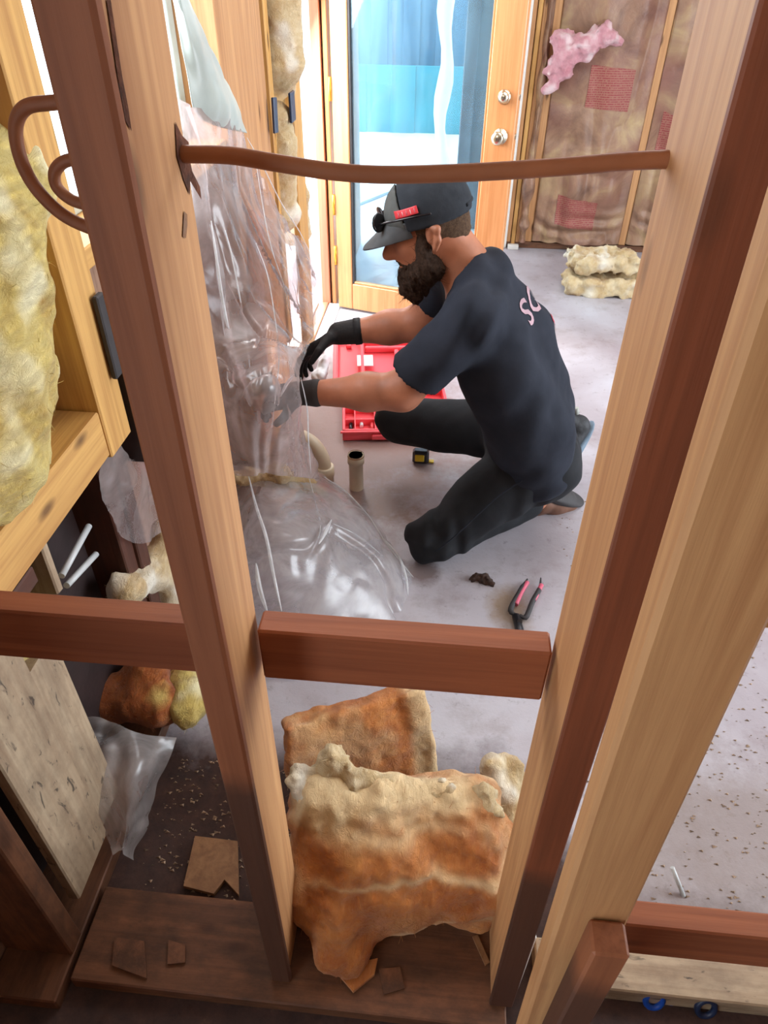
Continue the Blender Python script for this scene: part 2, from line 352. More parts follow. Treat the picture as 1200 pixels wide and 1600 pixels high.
def tube(name, P, R, mat, parent=None, seg=14, cap=True):
    V, Fc = tube_geo(P, R, seg, cap); o = mesh(name, V, Fc, mat, parent)
    if cap:
        for p in o.data.polygons[-2:]: p.use_smooth = False
    return o
def join(parts):
    V = []; Fc = []
    for v, f in parts:
        k = len(V); V += [tuple(x) for x in v]; Fc += [tuple(i+k for i in q) for q in f]
    return V, Fc
def loft(name, rows, nu, nv, mat, parent=None, amp=.0, scale=6, thick=0, fold=None, tuft=None):
    """surface through rows of control points, with creases"""
    R1 = [spline(r, nu) for r in rows]; cols = [spline([r[i] for r in R1], nv) for i in range(nu+1)]
    V = np.array([[cols[i][j] for i in range(nu+1)] for j in range(nv+1)])
    du = np.gradient(V, axis=1); dv = np.gradient(V, axis=0); N = np.cross(du, dv); N /= np.linalg.norm(N, axis=2)[..., None]+1e-9
    if amp:
        h = fbm(V, scale, 3); h2 = np.abs(fbm(V+5, scale*1.7, 2)); V = V+N*(amp*(h+1.0*(.5-h2)))[..., None]
    if fold is not None: V = V+N*fold(V)[..., None]
    q = V.reshape(-1, 3); n = nu+1
    Fc = [(j*n+i, j*n+i+1, (j+1)*n+i+1, (j+1)*n+i) for j in range(nv) for i in range(nu)]
    if thick:
        k = len(q); q = np.vstack([q, q-N.reshape(-1, 3)*thick]); Fb = [tuple(i+k for i in f)[::-1] for f in Fc]
        bd = [j*n for j in range(nv+1)]; E = []
        ring = [i for i in range(n)]+[j*n+nu for j in range(1, nv+1)]+[nv*n+i for i in range(nu-1, -1, -1)]+[j*n for j in range(nv-1, 0, -1)]
        for a, b in zip(ring, ring[1:]+ring[:1]): E.append((b, a, a+k, b+k))
        Fc = Fc+Fb+E
    return mesh(name, q, Fc, mat, parent, tuft=tuft)
# ---- signed-distance modelling -------------------------------------------------
def cap_(a, b, ra, rb=None):
    a = np.array(a, float); b = np.array(b, float); rb = ra if rb is None else rb; d = b-a; L = d@d
    def f(P): t = np.clip(((P-a)@d)/L, 0, 1); return np.linalg.norm(P-a-t[..., None]*d, axis=-1)-(ra+(rb-ra)*t)
    f.bb = (np.minimum(a-ra, b-rb), np.maximum(a+ra, b+rb)); return f
def ell(c, r, R=None):
    c = np.array(c, float); r = np.array(r, float); Rm = np.array(R) if R is not None else np.eye(3)
    def f(P): q = (P-c)@Rm; k0 = np.linalg.norm(q/r, axis=-1); k1 = np.linalg.norm(q/(r*r), axis=-1); return k0*(k0-1)/(k1+1e-9)
    e = r.max(); f.bb = (c-e, c+e); return f
def rbox(c, h, rad, R=None):
    c = np.array(c, float); h = np.array(h, float); Rm = np.array(R) if R is not None else np.eye(3)
    def f(P): q = np.abs((P-c)@Rm)-(h-rad); return np.linalg.norm(np.maximum(q, 0), axis=-1)+np.minimum(q.max(-1), 0)-rad
    e = np.linalg.norm(h); f.bb = (c-e, c+e); return f
def smin(a, b, k):
    h = np.clip(.5+.5*(b-a)/k, 0, 1); return b+(a-b)*h-k*h*(1-h)
def nets(fun, lo, hi, s):
    lo = np.array(lo, float)-2*s; hi = np.array(hi, float)+2*s; n = np.ceil((hi-lo)/s).astype(int)+1
    G = np.stack(np.meshgrid(*[lo[i]+s*np.arange(n[i]) for i in range(3)], indexing='ij'), -1)
    v = np.empty(G.shape[:3])
    for i in range(n[0]): v[i] = fun(G[i])
    acc = np.zeros(tuple(n-1)+(3,)); cnt = np.zeros(tuple(n-1)); sl = lambda o, m: slice(o, o+m)
    N1 = n-1
    for ax in range(3):
        o1, o2 = [a for a in range(3) if a != ax]
        for u in (0, 1):
            for w in (0, 1):
                a = [0, 0, 0]; a[o1] = u; a[o2] = w; b = list(a); b[ax] = 1
                va = v[tuple(sl(a[i], N1[i]) for i in range(3))]; vb = v[tuple(sl(b[i], N1[i]) for i in range(3))]
                c = (va < 0) != (vb < 0); t = np.where(c, va/(va-vb+1e-12), 0)
                p = np.zeros(acc.shape); p[..., ax] = t; p[..., o1] = u; p[..., o2] = w
                acc += p*c[..., None]; cnt += c
    act = cnt > 0; ids = -np.ones(act.shape, int); ids[act] = np.arange(act.sum())
    cell = np.argwhere(act); V = lo+s*(cell+acc[act]/cnt[act][:, None]); Fc = []
    for ax in range(3):
        o1, o2 = [(1, 2), (2, 0), (0, 1)][ax]
        s0 = [slice(1, -1)]*3; s0[ax] = slice(0, -1); s1 = [slice(1, -1)]*3; s1[ax] = slice(1, None)
        A = v[tuple(s0)]; B = v[tuple(s1)]; ch = np.argwhere((A < 0) != (B < 0))
        if len(ch) == 0: continue
        neg = A[tuple(ch.T)] < 0; base = ch+1; base[:, ax] -= 1
        def g(d1, d2):
            q = base.copy(); q[:, o1] -= d1; q[:, o2] -= d2; return ids[tuple(q.T)]
        Q = np.stack([g(1, 1), g(0, 1), g(0, 0), g(1, 0)], 1); Q[~neg] = Q[~neg][:, ::-1]; Fc.append(Q)
    return V, np.vstack(Fc)
def sdf(name, prims, mat, parent=None, s=.01, k=.03, mod=None, cut=None, pad=.02, tuft=None, origin=None, raw=False):
    lo = np.min([p.bb[0] for p in prims], 0)-pad; hi = np.max([p.bb[1] for p in prims], 0)+pad
    def fun(P):
        d = prims[0](P)
        for p in prims[1:]: d = smin(d, p(P), k)
        if mod is not None: d = d+mod(P)
        if cut is not None: d = np.maximum(d, cut(P))
        return d
    V, Fc = nets(fun, lo, hi, s)
    if raw: return V, Fc
    return mesh(name, V, Fc, mat, parent, tuft=(tuft(V) if tuft else None), origin=origin)
def rot(ax, deg): return np.array(Matrix.Rotation(math.radians(deg), 3, ax))
def wisps(name, V, mat, parent, n=600, L=.03, w=.0012, bias=None):
    """loose fibres standing off a torn fibreglass surface"""
    V = np.asarray(V); c = V.mean(0); vs = []; fs = []
    for q in range(n):
        p = V[rng.randint(len(V))]; d = (p-c); d = d/(np.linalg.norm(d)+1e-9)+rng.normal(0, .9, 3); d /= np.linalg.norm(d)
        e = rng.normal(0, 1, 3); e -= d*(e@d); e /= np.linalg.norm(e); side = np.cross(d, e); l = L*(.4+rng.rand()); k = len(vs)
        for t in (0, .35, .7, 1):
            m_ = p-d*.004+d*l*t*.8+e*l*.7*t*t; ww = w*(1-t*.7); vs += [m_-side*ww, m_+side*ww]
        fs += [(k, k+1, k+3, k+2), (k+2, k+3, k+5, k+4), (k+4, k+5, k+7, k+6)]
    o = mesh(name, vs, fs, mat, parent); o['kind'] = 'stuff'; return o
# ================================================================ THE SETTING
XL = -.65; YF = 5.0; CE = 2.6
fl = bx('floor', (-1.0, -1.6, -.15), (3.4, 5.12, 0), 'floor', None, .0); tag(fl, 'stained grey concrete slab under the man, dirty near the studs', kind='structure')
ce = bx('ceiling', (-1.3, -1.6, CE), (3.4, 5.12, CE+.06), 'ceil', None, 0); tag(ce, kind='structure')
tag(bx('wall_back', (-1.3, -1.7, 0), (3.4, -1.6, CE), 'backwall', None, 0), kind='structure')
wr = empty('wall_right', (3.4, 1.7, 0), kind='structure')
bx('panel', (3.4, -1.6, 0), (3.5, .4, CE), 'sheath', wr); bx('panel', (3.4, 2.9, 0), (3.5, 5.1, CE), 'sheath', wr); bx('panel', (3.4, .4, 2.2), (3.5, 2.9, CE), 'sheath', wr)
# outside
og = bx('outside_ground', (-9, 5.12, -.12), (5, 16, -.03), 'concrete_out', None, 0); tag(og, 'sunlit pale paving outside beyond the glass', kind='structure')
og = bx('outside_ground', (-9, -3, -.12), (-1.0, 5.12, -.03), 'concrete_out', None, 0); tag(og, 'sunlit pale paving outside the left wall openings', kind='structure')

# ---- far wall: wide opening behind the glass door, then studs with kraft-faced batts
wf = empty('wall_far', (1.5, YF, 0), label='far framed wall with brown paper-faced insulation between studs', kind='structure')
def fx(x, y=385): return py(x, y, YF).x
bx('jamb', (fx(781), YF-.03, 0), (fx(790), YF+.10, 2.2), 'white', wf)
bx('stud', (fx(790), YF-.01, 0), (fx(796), YF+.09, 2.5), 'stud', wf); bx('stud', (fx(797), YF-.02, 0), (fx(803), YF+.09, 2.5), 'lstud', wf); bx('stud', (fx(803)+.003, YF-.01, 0), (fx(809)+.004, YF+.09, 2.5), 'stud', wf)
for a, b, m in ((818, 829, 'stud'), (965, 976, 'stud')): bx('stud', (fx(a), YF-.0, .04), (fx(b), YF+.09, 2.5), m, wf)
for a in (1.82, 2.42, 3.02): bx('stud', (a, YF, .04), (a+.04, YF+.09, 2.5), 'stud', wf)
bx('bottom_plate', (fx(790), YF-.012, 0), (3.4, YF+.09, .04), 'oldwood', wf)
bx('header', (-.75, YF, 2.2), (fx(790), YF+.1, 2.5), 'stud', wf); bx('top_plate', (-.75, YF, 2.5), (3.4, YF+.1, 2.6), 'stud', wf)
bx('sheathing', (fx(790), YF+.10, 0), (3.4, YF+.12, 2.6), 'darkwood', wf)
def batt(x0, x1, lab, seed, prints):
    rows = [[(x0+(x1-x0)*u, YF-.0-.055*math.sin(math.pi*min(1, max(0, u))), z) for u in (0, .2, .5, .8, 1)] for z in (2.45, 1.9, 1.3, .8, .4, .15, .05)]
    def fold(V):
        u = (V[..., 0]-x0)/(x1-x0); e = np.sin(np.clip(u, 0, 1)*np.pi)**.4
        P = V.copy(); P[..., 0] *= 2.0; P[..., 2] *= 3.2
        cr = np.abs(vnoise(P*1.6+seed)); P2 = V.copy()*[9, 1, 2.2]; c2 = np.abs(vnoise(P2+seed*2))
        bot = np.exp(-((V[..., 2]-.16)/.10)**2)*.012*np.sin(V[..., 2]*70+9*V[..., 0]+3*vnoise(V*6))
        return -e*(.05*(cr-.25)+.05*(c2-.2)+bot)
    t = empty('insulation_batt', ((x0+x1)/2, YF, .05), lab, 'insulation', 'paper-faced batts in the far wall')
    o = loft('kraft_facing', rows, 60, 150, 'kraft', t, thick=.004, fold=fold)
    bvh = BVHTree.FromPolygons([v.co+wloc(o) for v in o.data.vertices], [tuple(p.vertices) for p in o.data.polygons])
    for a, b, z0, z1 in prints:
        V = []; Fc = []; nx, nz = 16, 12; lean = .06*random.uniform(-1, 1)
        for j in range(nz+1):
            for i in range(nx+1):
                x = x0+(x1-x0)*(a+(b-a)*i/nx); z = z0+(z1-z0)*j/nz+lean*i/nx; h = bvh.ray_cast(Vector((x, YF-.6, z)), Vector((0, 1, 0)))[0]
                V.append((x, (h.y if h else YF)-.003, z))
        Fc = [(j*(nx+1)+i, j*(nx+1)+i+1, (j+1)*(nx+1)+i+1, (j+1)*(nx+1)+i) for j in range(nz) for i in range(nx)]
        mesh('printed_text_block', V, Fc, 'kprint', t)
    return t
batt(fx(809), fx(818), 'dark pink insulation sliver squeezed between two studs right of the door jamb', 3, [])
batt(fx(829), fx(965), 'wide wrinkled brown paper-faced batt behind the torn pink fibreglass', 11, [(.35, .8, .86, 1.08), (.22, .66, .18, .36), (.3, .75, 1.42, 1.62)])
batt(fx(976), 1.82, 'wrinkled reddish paper-faced batt beside the near right stud, second from the opening', 23, [(.08, .3, .62, .85), (.2, .5, 1.2, 1.4)])
batt(1.86, 2.42, 'paper-faced batt further right on the far wall', 31, [])
# torn pink fibreglass hanging over the batt
A = [py(x, y, YF-.10) for x, y in ((868, 62), (900, 45), (945, 52), (968, 66), (930, 82), (880, 112), (850, 146), (862, 110), (885, 78), (915, 72))]
pr = [cap_(A[6], A[5], .022, .045), cap_(A[5], A[8], .045, .065), cap_(A[8], A[9], .06, .07), cap_(A[9], A[2], .06, .05), cap_(A[2], A[3], .045, .022), cap_(A[0], A[9], .04, .06), cap_(A[7], A[8], .04, .06)]
tp = lambda P: np.clip(fbm(P, 22, 3)*1.3-.1, 0, 1)
pk = sdf('pink_fibreglass', pr, 'pinkfluff', None, .011, .03, mod=lambda P: .018*fbm(P, 26, 4), tuft=tp)
tag(pk, 'torn tuft of pink fibreglass hanging over the brown paper batt', 'insulation')

# ---- left wall: near bay, window, post, insulation bay, doorway
wl = empty('wall_left', (XL, 1.6, 0), label='left framed wall with window, doorway and patchy insulation', kind='structure')
XO = XL-.14
def lst(y0, y1, z0, z1, m, xin=XL, xo=XO): return bx('stud', (xo, y0, z0), (xin, y1, z1), m, wl)
bx('bottom_plate', (XO, .40, 0), (XL, 3.22, .04), 'oldwood', wl)
lst(.48, .522, .04, 2.5, 'oldwood')                # nearest, brown, reaches the frame's lower left corner
lst(1.125, 1.225, .79, 2.5, 'lstud'); lst(1.14, 1.20, .04, .788, 'darkwood', XL-.05); bx('sheathing', (XO+.002, .60, .05), (XO+.012, 1.13, .79), 'blackbox', wl)               # yellow stud with the blocking; black sheet paints the shade of the cavity
bx('blocking', (XL-.09, .50, .80), (XL-.002, 1.122, .90), 'lstud', wl)
bx('spotted_board', (XL-.03, .56, .10), (XL-.005, .700, .76), 'specked', wl)
bx('spotted_board', (XL-.05, .703, .10), (XL-.02, .80, .62), 'specked', wl)
bx('blocking', (XL-.09, .522, .76), (XL-.004, .80, .795), 'darkwood', wl)
lst(2.20, 2.47, .04, 2.5, 'stud'); lst(2.475, 2.73, .04, 2.5, 'stud', XL-.008)
lst(3.12, 3.29, .04, 2.5, 'lstud', XL, XL-.03); bx('cripple', (XL-.10, 2.92, .2), (XL-.04, 2.98, 2.5), 'lstud', wl)
bx('window_sill', (XO, 1.225, 1.13), (XL-.01, 2.2, 1.17), 'lstud', wl)
bx('cripple', (XO, 1.62, .04), (XL-.01, 1.66, 1.13), 'stud', wl)
bx('top_plate', (XO, .40, 2.5), (XL, 5.0, 2.6), 'stud', wl)
bx('header', (XO, 3.295, 2.12), (XL, 3.84, 2.5), 'stud', wl); bx('header', (XO, 1.225, 2.12), (XL, 2.2, 2.5), 'stud', wl)
for i, (a, b, z0, z1) in enumerate(((-.2, 1.22, 0, 2.6), (1.225, 2.2, 0, 1.15), (2.2, 3.10, 0, 2.6), (1.225, 2.2, 2.2, 2.6), (3.30, 3.98, 2.12, 2.6))):
    bx('sheathing', (XO-.02, a, z0), (XO-.002, b-.003, z1), 'sheath', wl)
bx('stud', (XL-.035, 4.0, 0), (XL+.035, 4.96, 2.5), 'sheath', wl)
# window frame (pale, weathered)
w1 = empty('window_1', (XO, 1.7, 1.17), label='left window opening in a grey-green frame', kind='structure')
bx('window_frame', (XO-.02, 1.23, 1.17), (XO+.03, 1.27, 2.12), 'white', w1); bx('window_frame', (XO-.02, 2.15, 1.17), (XO+.03, 2.195, 2.12), 'greyfilm', w1); bx('window_frame', (XO-.02, 1.27, 1.17), (XO+.03, 2.15, 1.2), 'greyfilm', w1)
bx('pane', (XO, 1.27, 1.2), (XO+.006, 2.15, 2.12), 'winglass', w1, 0)
# ---- doorway far jamb, threshold and the open glazed leaf
d1 = empty('door_1', (-.607, 3.85, 0), label='glazed wooden door standing open into the room', kind='structure')
hp = pz(532, 480); kp = Vector((.262, 3.565, 0)); dv = (kp-hp); dl = dv.length; dx = dv.normalized(); DZ = Vector((0, 0, 1)); dn = dx.cross(DZ)
def leafbox(name, u0, u1, z0, z1, th, mat, off=0, bev=.004, par=None):
    a = hp+dx*((u0+u1)/2)+dn*off
    return board(name, a+DZ*z0, a+DZ*z1, u1-u0, th, mat, par or d1, tuple(dx), bev)
leafbox('stile', 0, .085, .012, 2.05, .045, 'doorwood'); leafbox('stile', dl-.135, dl, .012, 2.05, .045, 'doorwood')
leafbox('rail', .086, dl-.136, .012, .155, .043, 'doorwood'); leafbox('rail', .086, dl-.136, 1.93, 2.05, .043, 'doorwood')
leafbox('glass_pane', .086, dl-.136, .156, 1.93, .008, 'glass', bev=0)
for u0, u1, z0, z1 in ((.086, .097, .156, 1.93), (dl-.147, dl-.136, .156, 1.93), (.097, dl-.147, .156, .167)): leafbox('glazing_bead', u0, u1, z0, z1, .03, 'rubber' if u0 < .09 else 'doorwood', bev=.002)
front = 1 if dn.y < 0 else -1
for z, big in ((.945, 1), (1.10, 0)):
    c = hp+dx*(dl-.062)+DZ*z; n = dn*front
    P = [c+n*t for t in ((.02, .028, .03, .045, .055, .075, .085, .088) if big else (.02, .026, .03, .034, .045, .05))]
    R = (.033, .033, .012, .012, .024, .029, .024, .004) if big else (.03, .03, .024, .022, .021, .006)
    k = tube('door_knob' if big else 'deadbolt', P, R, 'nickel', d1, 20)
    mesh('keyway', *join([(np.array(box_geo(.003, .003, .012, .001)[0])+np.array(c+n*(.089 if big else .051)), box_geo(.003, .003, .012, .001)[1])]), 'lens', k, smooth=False)
    tube('latch_plate', [hp+dx*(dl-.001)+DZ*z, hp+dx*(dl+.002)+DZ*z], .012, 'nickel', d1, 12)
for z in (.30, .56, 1.08, 1.8):
    c = hp-dx*.008+dn*front*.024
    tube('hinge', [c+DZ*(z-.05), c+DZ*(z+.05)], .008, 'brass', d1, 10)
jx = py(501, 400, 3.87).x; jx2 = py(514, 400, 3.87).x; jx3 = py(523, 400, 3.87).x
bx('jamb', (jx, 3.86, 0), (jx2, 3.98, 2.12), 'jambwood', d1); bx('jamb', (jx2+.010, 3.87, 0), (jx3, 3.98, 2.12), 'doorwood', d1); bx('weatherstrip', (jx2, 3.90, 0), (jx2+.010, 3.97, 2.1), 'rubber', d1)
bx('threshold', (XL-.14, 3.24, 0), (XL-.075, 3.86, .022), 'white', d1); bx('threshold', (XL-.07, 3.24, 0), (XL-.02, 3.86, .016), 'jambwood', d1); bx('threshold', (XL-.015, 3.24, 0), (XL+.05, 3.86, .010), 'white', d1)
bx('base_block', (XL+.06, 3.86, 0), (.0, 4.02, .012), 'white', d1)
bx('white_chip', (fx(797)-.02, YF-.06, 0), (fx(809), YF-.02, .03), 'white', wf)

# outside things, seen through the glass
def slab(name, x0, x1, y, z0, z1, mat, lab, cat, ribs=0, rw=.02):
    t = empty(name, ((x0+x1)/2, y, z0), lab, cat)
    n = ribs; w = (x1-x0)/n
    for i in range(n): bx('panel', (x0+i*w-.004, y+(.022 if i % 2 else 0), z0), (x0+(i+1)*w+.004, y+.04, z1), mat, t, .006)
    return t
slab('garden_wall', -1.3, 2.5, 8.9, -.03, .62, 'teal', 'low teal panel wall outside beyond the door glass', 'wall', 14)
slab('fence', -1.4, 3, 9.5, -.03, 3.2, 'bluefence', 'tall blue-grey slatted fence outside behind the teal wall', 'fence', 24)
slab('siding_wall', .02, .42, 5.45, -.03, 2.6, 'greyhouse', 'grey siding outside, right side of the door glass', 'wall', 5)
tag(tube('glass_reflection', [Vector((-.13+.02*math.sin(z*9), 6.6, z)) for z in np.linspace(-.03, 2.6, 24)], [.055+.012*math.sin(z*3.1) for z in np.linspace(0, 9, 24)], 'white', None, 14), 'wavy white column outside imitating a reflection in the glass', 'reflection')  # column added to imitate a reflection in the door glass
tag(tube('garden_hose', spline([pz(546, 326, -.02), pz(565, 318, -.02), pz(590, 308, -.02), pz(612, 300, -.02), pz(650, 296, -.02)], 24), .012, 'greyhouse', None, 8), 'thin grey hose lying on the pale outdoor paving', 'hose')

# ---- the front framing, close to the camera
wfr = empty('wall_front', (0, .54, 0), label='open stud wall in the foreground framing the view', kind='structure')
YN, YB = .475, .612
def pst(name, xt0, xb0, xt1, xb1, y0, y1, mat, z0=.04, zt=2.5, bev=.004):
    """upright whose near face spans pixels (xt0..xt1 at the row 0) and (xb0..xb1 at the row 975), plane y0"""
    a0, a1 = py(xt0, 0, y0), py(xt1, 0, y0); b0, b1 = py(xb0, 975, y0), py(xb1, 975, y0)
    w = ((a1.x-a0.x)+(b1.x-b0.x))/2; ca, cb = (a0+a1)/2, (b0+b1)/2; s = (ca.x-cb.x)/(ca.z-cb.z)
    at = lambda z: Vector((cb.x+s*(z-cb.z), (y0+y1)/2, z))
    return board(name, at(z0), at(zt), w, y1-y0, mat, wfr, bev=bev)
ls = pst('stud', 45, 284, 143, 343, YN+.016, YB, 'stud'); lf = pst('front_shade_strip', 45, 284, 143, 343, YN, YN+.015, 'face'); ls['label'] = 'left foreground stud with a cable bored through it'  # thin strip added to carry the front face's shade as colour
rs = pst('stud', 1190, 924, 1322, 1001, YN+.010, YB, 'stud'); rf = pst('front_shade_strip', 1190, 924, 1322, 1001, YN, YN+.0095, 'faced'); rs['label'] = 'right foreground stud where the cable ends'  # same added strip, darker, for the shaded right front
Y2 = .318
a = py(1018, 1000, Y2); b = py(1186, 1000, Y2)
r2 = pst('stud', 1324, 1026, 1680, 1199, Y2, Y2+.030, 'stud', .04); r2['label'] = 'wide tan stud at the right edge'
bl = bx('blocking', (-.905, .578, .838), (-.262, .616, .932), 'block', wfr); bl2 = bx('blocking', (-.209, .578, .838), (.157, .616, .932), 'block', wfr)
bx('stud', (.902, .475, .05), (.942, .612, 2.5), 'stud', wfr); bx('blocking', (.31, .56, 1.02), (.9, .60, 1.125), 'stud', wfr)
B2 = py(1060, 1445, .47)
bx('blocking', (.262, .462, B2.z-.10), (.9, .50, B2.z), 'block', wfr)
bx('bottom_plate', (-.64, .44, 0), (.20, .615, .039), 'oldwood', wfr); bx('bottom_plate', (.26, .52, 0), (1.2, .60, .05), 'specked', wfr)
c0 = py(925, 1482, Y2-.03); c1 = py(988, 1482, Y2-.03)
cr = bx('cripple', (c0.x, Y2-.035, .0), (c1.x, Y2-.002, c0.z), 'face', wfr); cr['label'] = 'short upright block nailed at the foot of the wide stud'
bx('shim', (.213, .50, .02), (.222, .515, .30), 'white', wfr)
# torn hole where the cable passes, and a long dark check in the left stud
def splat(name, pts, mat, parent, n, th=.0012):
    n = Vector(n); P = [Vector(p) for p in pts]; c = sum(P, Vector())/len(P); V = [tuple(p+n*.0004) for p in P]+[tuple(c+n*th*2)]; k = len(P)
    return mesh(name, V, [(i, (i+1) % k, k) for i in range(k)], mat, parent, smooth=False)
def onside(x, y):                       # point on the right-hand face of the left stud
    m = ls.matrix_basis; ax = (m.to_3x3() @ Vector((1, 0, 0))).normalized(); cc = m.translation+wloc(wfr)+ax*(sw/2+.0006)
    p = Vector((0, 0, H)); d = ray(x, y); return p+d*((cc-p).dot(ax)/d.dot(ax)), ax
sw = max(v.co.x for v in ls.data.vertices)*2
hp_, nrm = onside(283, 240)

splat('torn_bore_hole', [onside(x, y)[0] for x, y in ((273, 190), (284, 212), (294, 222), (296, 250), (300, 268), (312, 292), (314, 312), (302, 292), (296, 282), (296, 305), (286, 280), (281, 262), (276, 245))], 'hole', wfr, nrm)
splat('check_crack', [onside(x, y)[0] for x, y in ((166, 0), (172, 0), (190, 118), (200, 170), (205, 205), (196, 190), (186, 140))], 'hole', wfr, nrm, .0003)
splat('torn_fibres', [onside(x, y)[0] for x, y in ((287, 330), (292, 335), (290, 372), (285, 370))], 'scrap', wfr, nrm)
# the cable
cb = empty('electrical_cable', (-.02, .55, 1.25), 'tan electrical cable sagging between two foreground studs and looping left', 'cable')
yc = .597
mid = [py(x, y, yc) for x, y in ((250, 240), (290, 241), (360, 243), (440, 256), (520, 268), (600, 273), (700, 271), (800, 266), (900, 259), (980, 252), (1047, 249), (1075, 248))]
tube('cable_run', spline(mid, 60), .0066, 'cable', cb, 12)
lp = [py(x, y, .595) for x, y in ((200, 170), (120, 160), (75, 161), (40, 168), (25, 195), (30, 240), (50, 285), (85, 325), (125, 350), (190, 372))]
tube('cable_loop', spline(lp, 60), .0056, 'cable', cb, 12)
lp = [py(x, y, .60) for x, y in ((190, 258), (130, 250), (102, 252), (86, 268), (88, 290), (105, 308), (128, 318), (190, 330))]
tube('cable_loop', spline(lp, 48), .0050, 'cable', cb, 12)
# ================================================================ INSULATION, FILM, PIPES, SMALL THINGS
def tuft_fn(s, top=None, amt=1.0):
    def f(V):
        n = fbm(V, s, 3); r = np.clip(n*1.6-.35, 0, 1)*amt
        if top is not None: r = np.maximum(r, top(V))
        return np.clip(r, 0, 1)
    return f
def sm(a, b, x): t = np.clip((x-a)/(b-a), 0, 1); return t*t*(3-2*t)
# big folded amber batt in the foreground bay
bt = empty('insulation_batt', (0, .8, 0), 'large crumpled amber fibreglass batt on the floor between the foreground studs', 'insulation')
ins_mod = lambda a, s: (lambda P: a*fbm(P, s, 4)+a*.6*np.abs(fbm(P+3, s*.6, 2)))
def P3(x, y, z): return np.array(pz(x, y, z))
pr = [cap_(P3(510, 1260, .24), P3(740, 1262, .22), .070, .068), cap_(P3(520, 1330, .17), P3(745, 1330, .16), .085, .08), cap_(P3(530, 1400, .12), P3(735, 1385, .12), .075, .07),
      cap_(P3(500, 1240, .26), P3(490, 1400, .12), .05, .05), cap_(P3(525, 1430, .10), P3(515, 1490, .08), .045, .03), cap_(P3(560, 1440, .09), P3(550, 1520, .065), .035, .012),
      cap_(P3(760, 1300, .20), P3(765, 1400, .12), .05, .045)]
ed = np.array(pz(520, 1190, .30))
def topf(V): 
    z = V[:, 2]; return sm(.245, .30, z+.02*fbm(V, 20, 2))*.9
o = sdf('folded_front', pr, 'insul', bt, .0058, .045, mod=ins_mod(.013, 17), tuft=lambda V: np.clip(np.maximum(topf(V), np.exp(-(vnoise(V*np.array([9, 9, 13]))/.09)**2)*np.clip(.75*vnoise(V*7+5)+.35, 0, 1)), 0, 1))
Vw = np.array([v.co for v in o.data.vertices])+np.array(wloc(o)); wisps('loose_fibres', Vw, 'insul', bt, 500, .014, .0006)
o = sdf('torn_fold', [cap_(P3(470, 1215, .30), P3(520, 1190, .315), .016, .028), cap_(P3(520, 1190, .315), P3(570, 1230, .28), .026, .022), cap_(P3(462, 1222, .30), P3(560, 1330, .20), .018, .018), cap_(P3(760, 1240, .27), P3(800, 1350, .17), .022, .018), cap_(P3(560, 1222, .29), P3(700, 1240, .27), .018, .02)], 'insul_p', bt, .004, .02, mod=lambda P: .012*fbm(P, 34, 4), tuft=tuft_fn(14, None, 1))
Vw = np.array([v.co for v in o.data.vertices])+np.array(wloc(o)); wisps('loose_fibres', Vw, 'insul_p', bt, 400, .014, .0006)
# standing slab behind it
bt2 = empty('insulation_batt', (-.1, 1.05, 0), 'square-cornered amber fibreglass slab leaning behind the big crumpled batt', 'insulation')
c = [P3(430, 1150, .24), P3(655, 1085, .22), P3(700, 1225, .02), P3(440, 1300, .02)]
cc = sum(c)/4; u = c[1]-c[0]; u /= np.linalg.norm(u); w_ = (c[0]-c[3]+c[1]-c[2]); w_ -= u*(w_@u); w_ /= np.linalg.norm(w_); nn = np.cross(u, w_)
Rm = np.stack([u, w_, nn], 1); Lu = np.linalg.norm(c[1]-c[0])/2; Lw = np.linalg.norm(c[0]-c[3])/2
o = sdf('fibreglass_slab', [rbox(cc-nn*0+np.array([0, .03, 0]), np.array([Lu, Lw, .036]), .012, Rm)], 'insul', bt2, .006, .02, mod=ins_mod(.008, 20), tuft=tuft_fn(12, lambda V: sm(Lu-.055, Lu-.02, (V-cc)@u)*.75, .4))
Vw = np.array([v.co for v in o.data.vertices])+np.array(wloc(o)); wisps('loose_fibres', Vw, 'insul', bt2, 300, .014, .0006)
bt3 = sdf('insulation_scrap', [cap_(P3(770, 1200, .15), P3(800, 1290, .07), .035, .045), cap_(P3(795, 1195, .14), P3(815, 1260, .06), .03, .045)], 'insul_p', None, .005, .02, mod=ins_mod(.010, 24), tuft=tuft_fn(12))
tag(bt3, 'pale tan fibreglass lump beside the foot of the right foreground stud', 'insulation')
# far stack
fs = empty('insulation_stack_piece', (.98, 4.45, 0)); 
def fluffy(name, prims, mat, lab, s=.008, a=.014, f=24, fib=300, grp=None, L=.014):
    t = empty(name, (0, 0, 0), lab, 'insulation', grp); lo = np.min([p.bb[0] for p in prims], 0); hi = np.max([p.bb[1] for p in prims], 0); t.location = ((lo[0]+hi[0])/2, (lo[1]+hi[1])/2, max(0, lo[2]))
    o = sdf('fibreglass_body', prims, mat, t, s, .03, mod=ins_mod(a, f), tuft=tuft_fn(11))
    if fib: wisps('loose_fibres', np.array([v.co for v in o.data.vertices])+np.array(wloc(o)), mat, t, fib, L, .0007)
    return t
bpy.data.objects.remove(fs)
L0 = P3(900, 442, .05); L1 = P3(988, 440, .05)
fluffy('insulation_batt', [rbox((L0+L1)/2, (.235, .13, .05), .03)], 'insul_p', 'lower of two shaggy cream batts stacked on the far floor', .011, .02, 22, 700, 'two cream batts by the far wall')
L0 = P3(905, 405, .17); L1 = P3(978, 408, .17)
fluffy('insulation_batt', [rbox((L0+L1)/2, (.20, .13, .045), .03, rot('Z', 7))], 'insul_p', 'upper of two shaggy cream batts stacked on the far floor', .011, .02, 22, 700, 'two cream batts by the far wall')
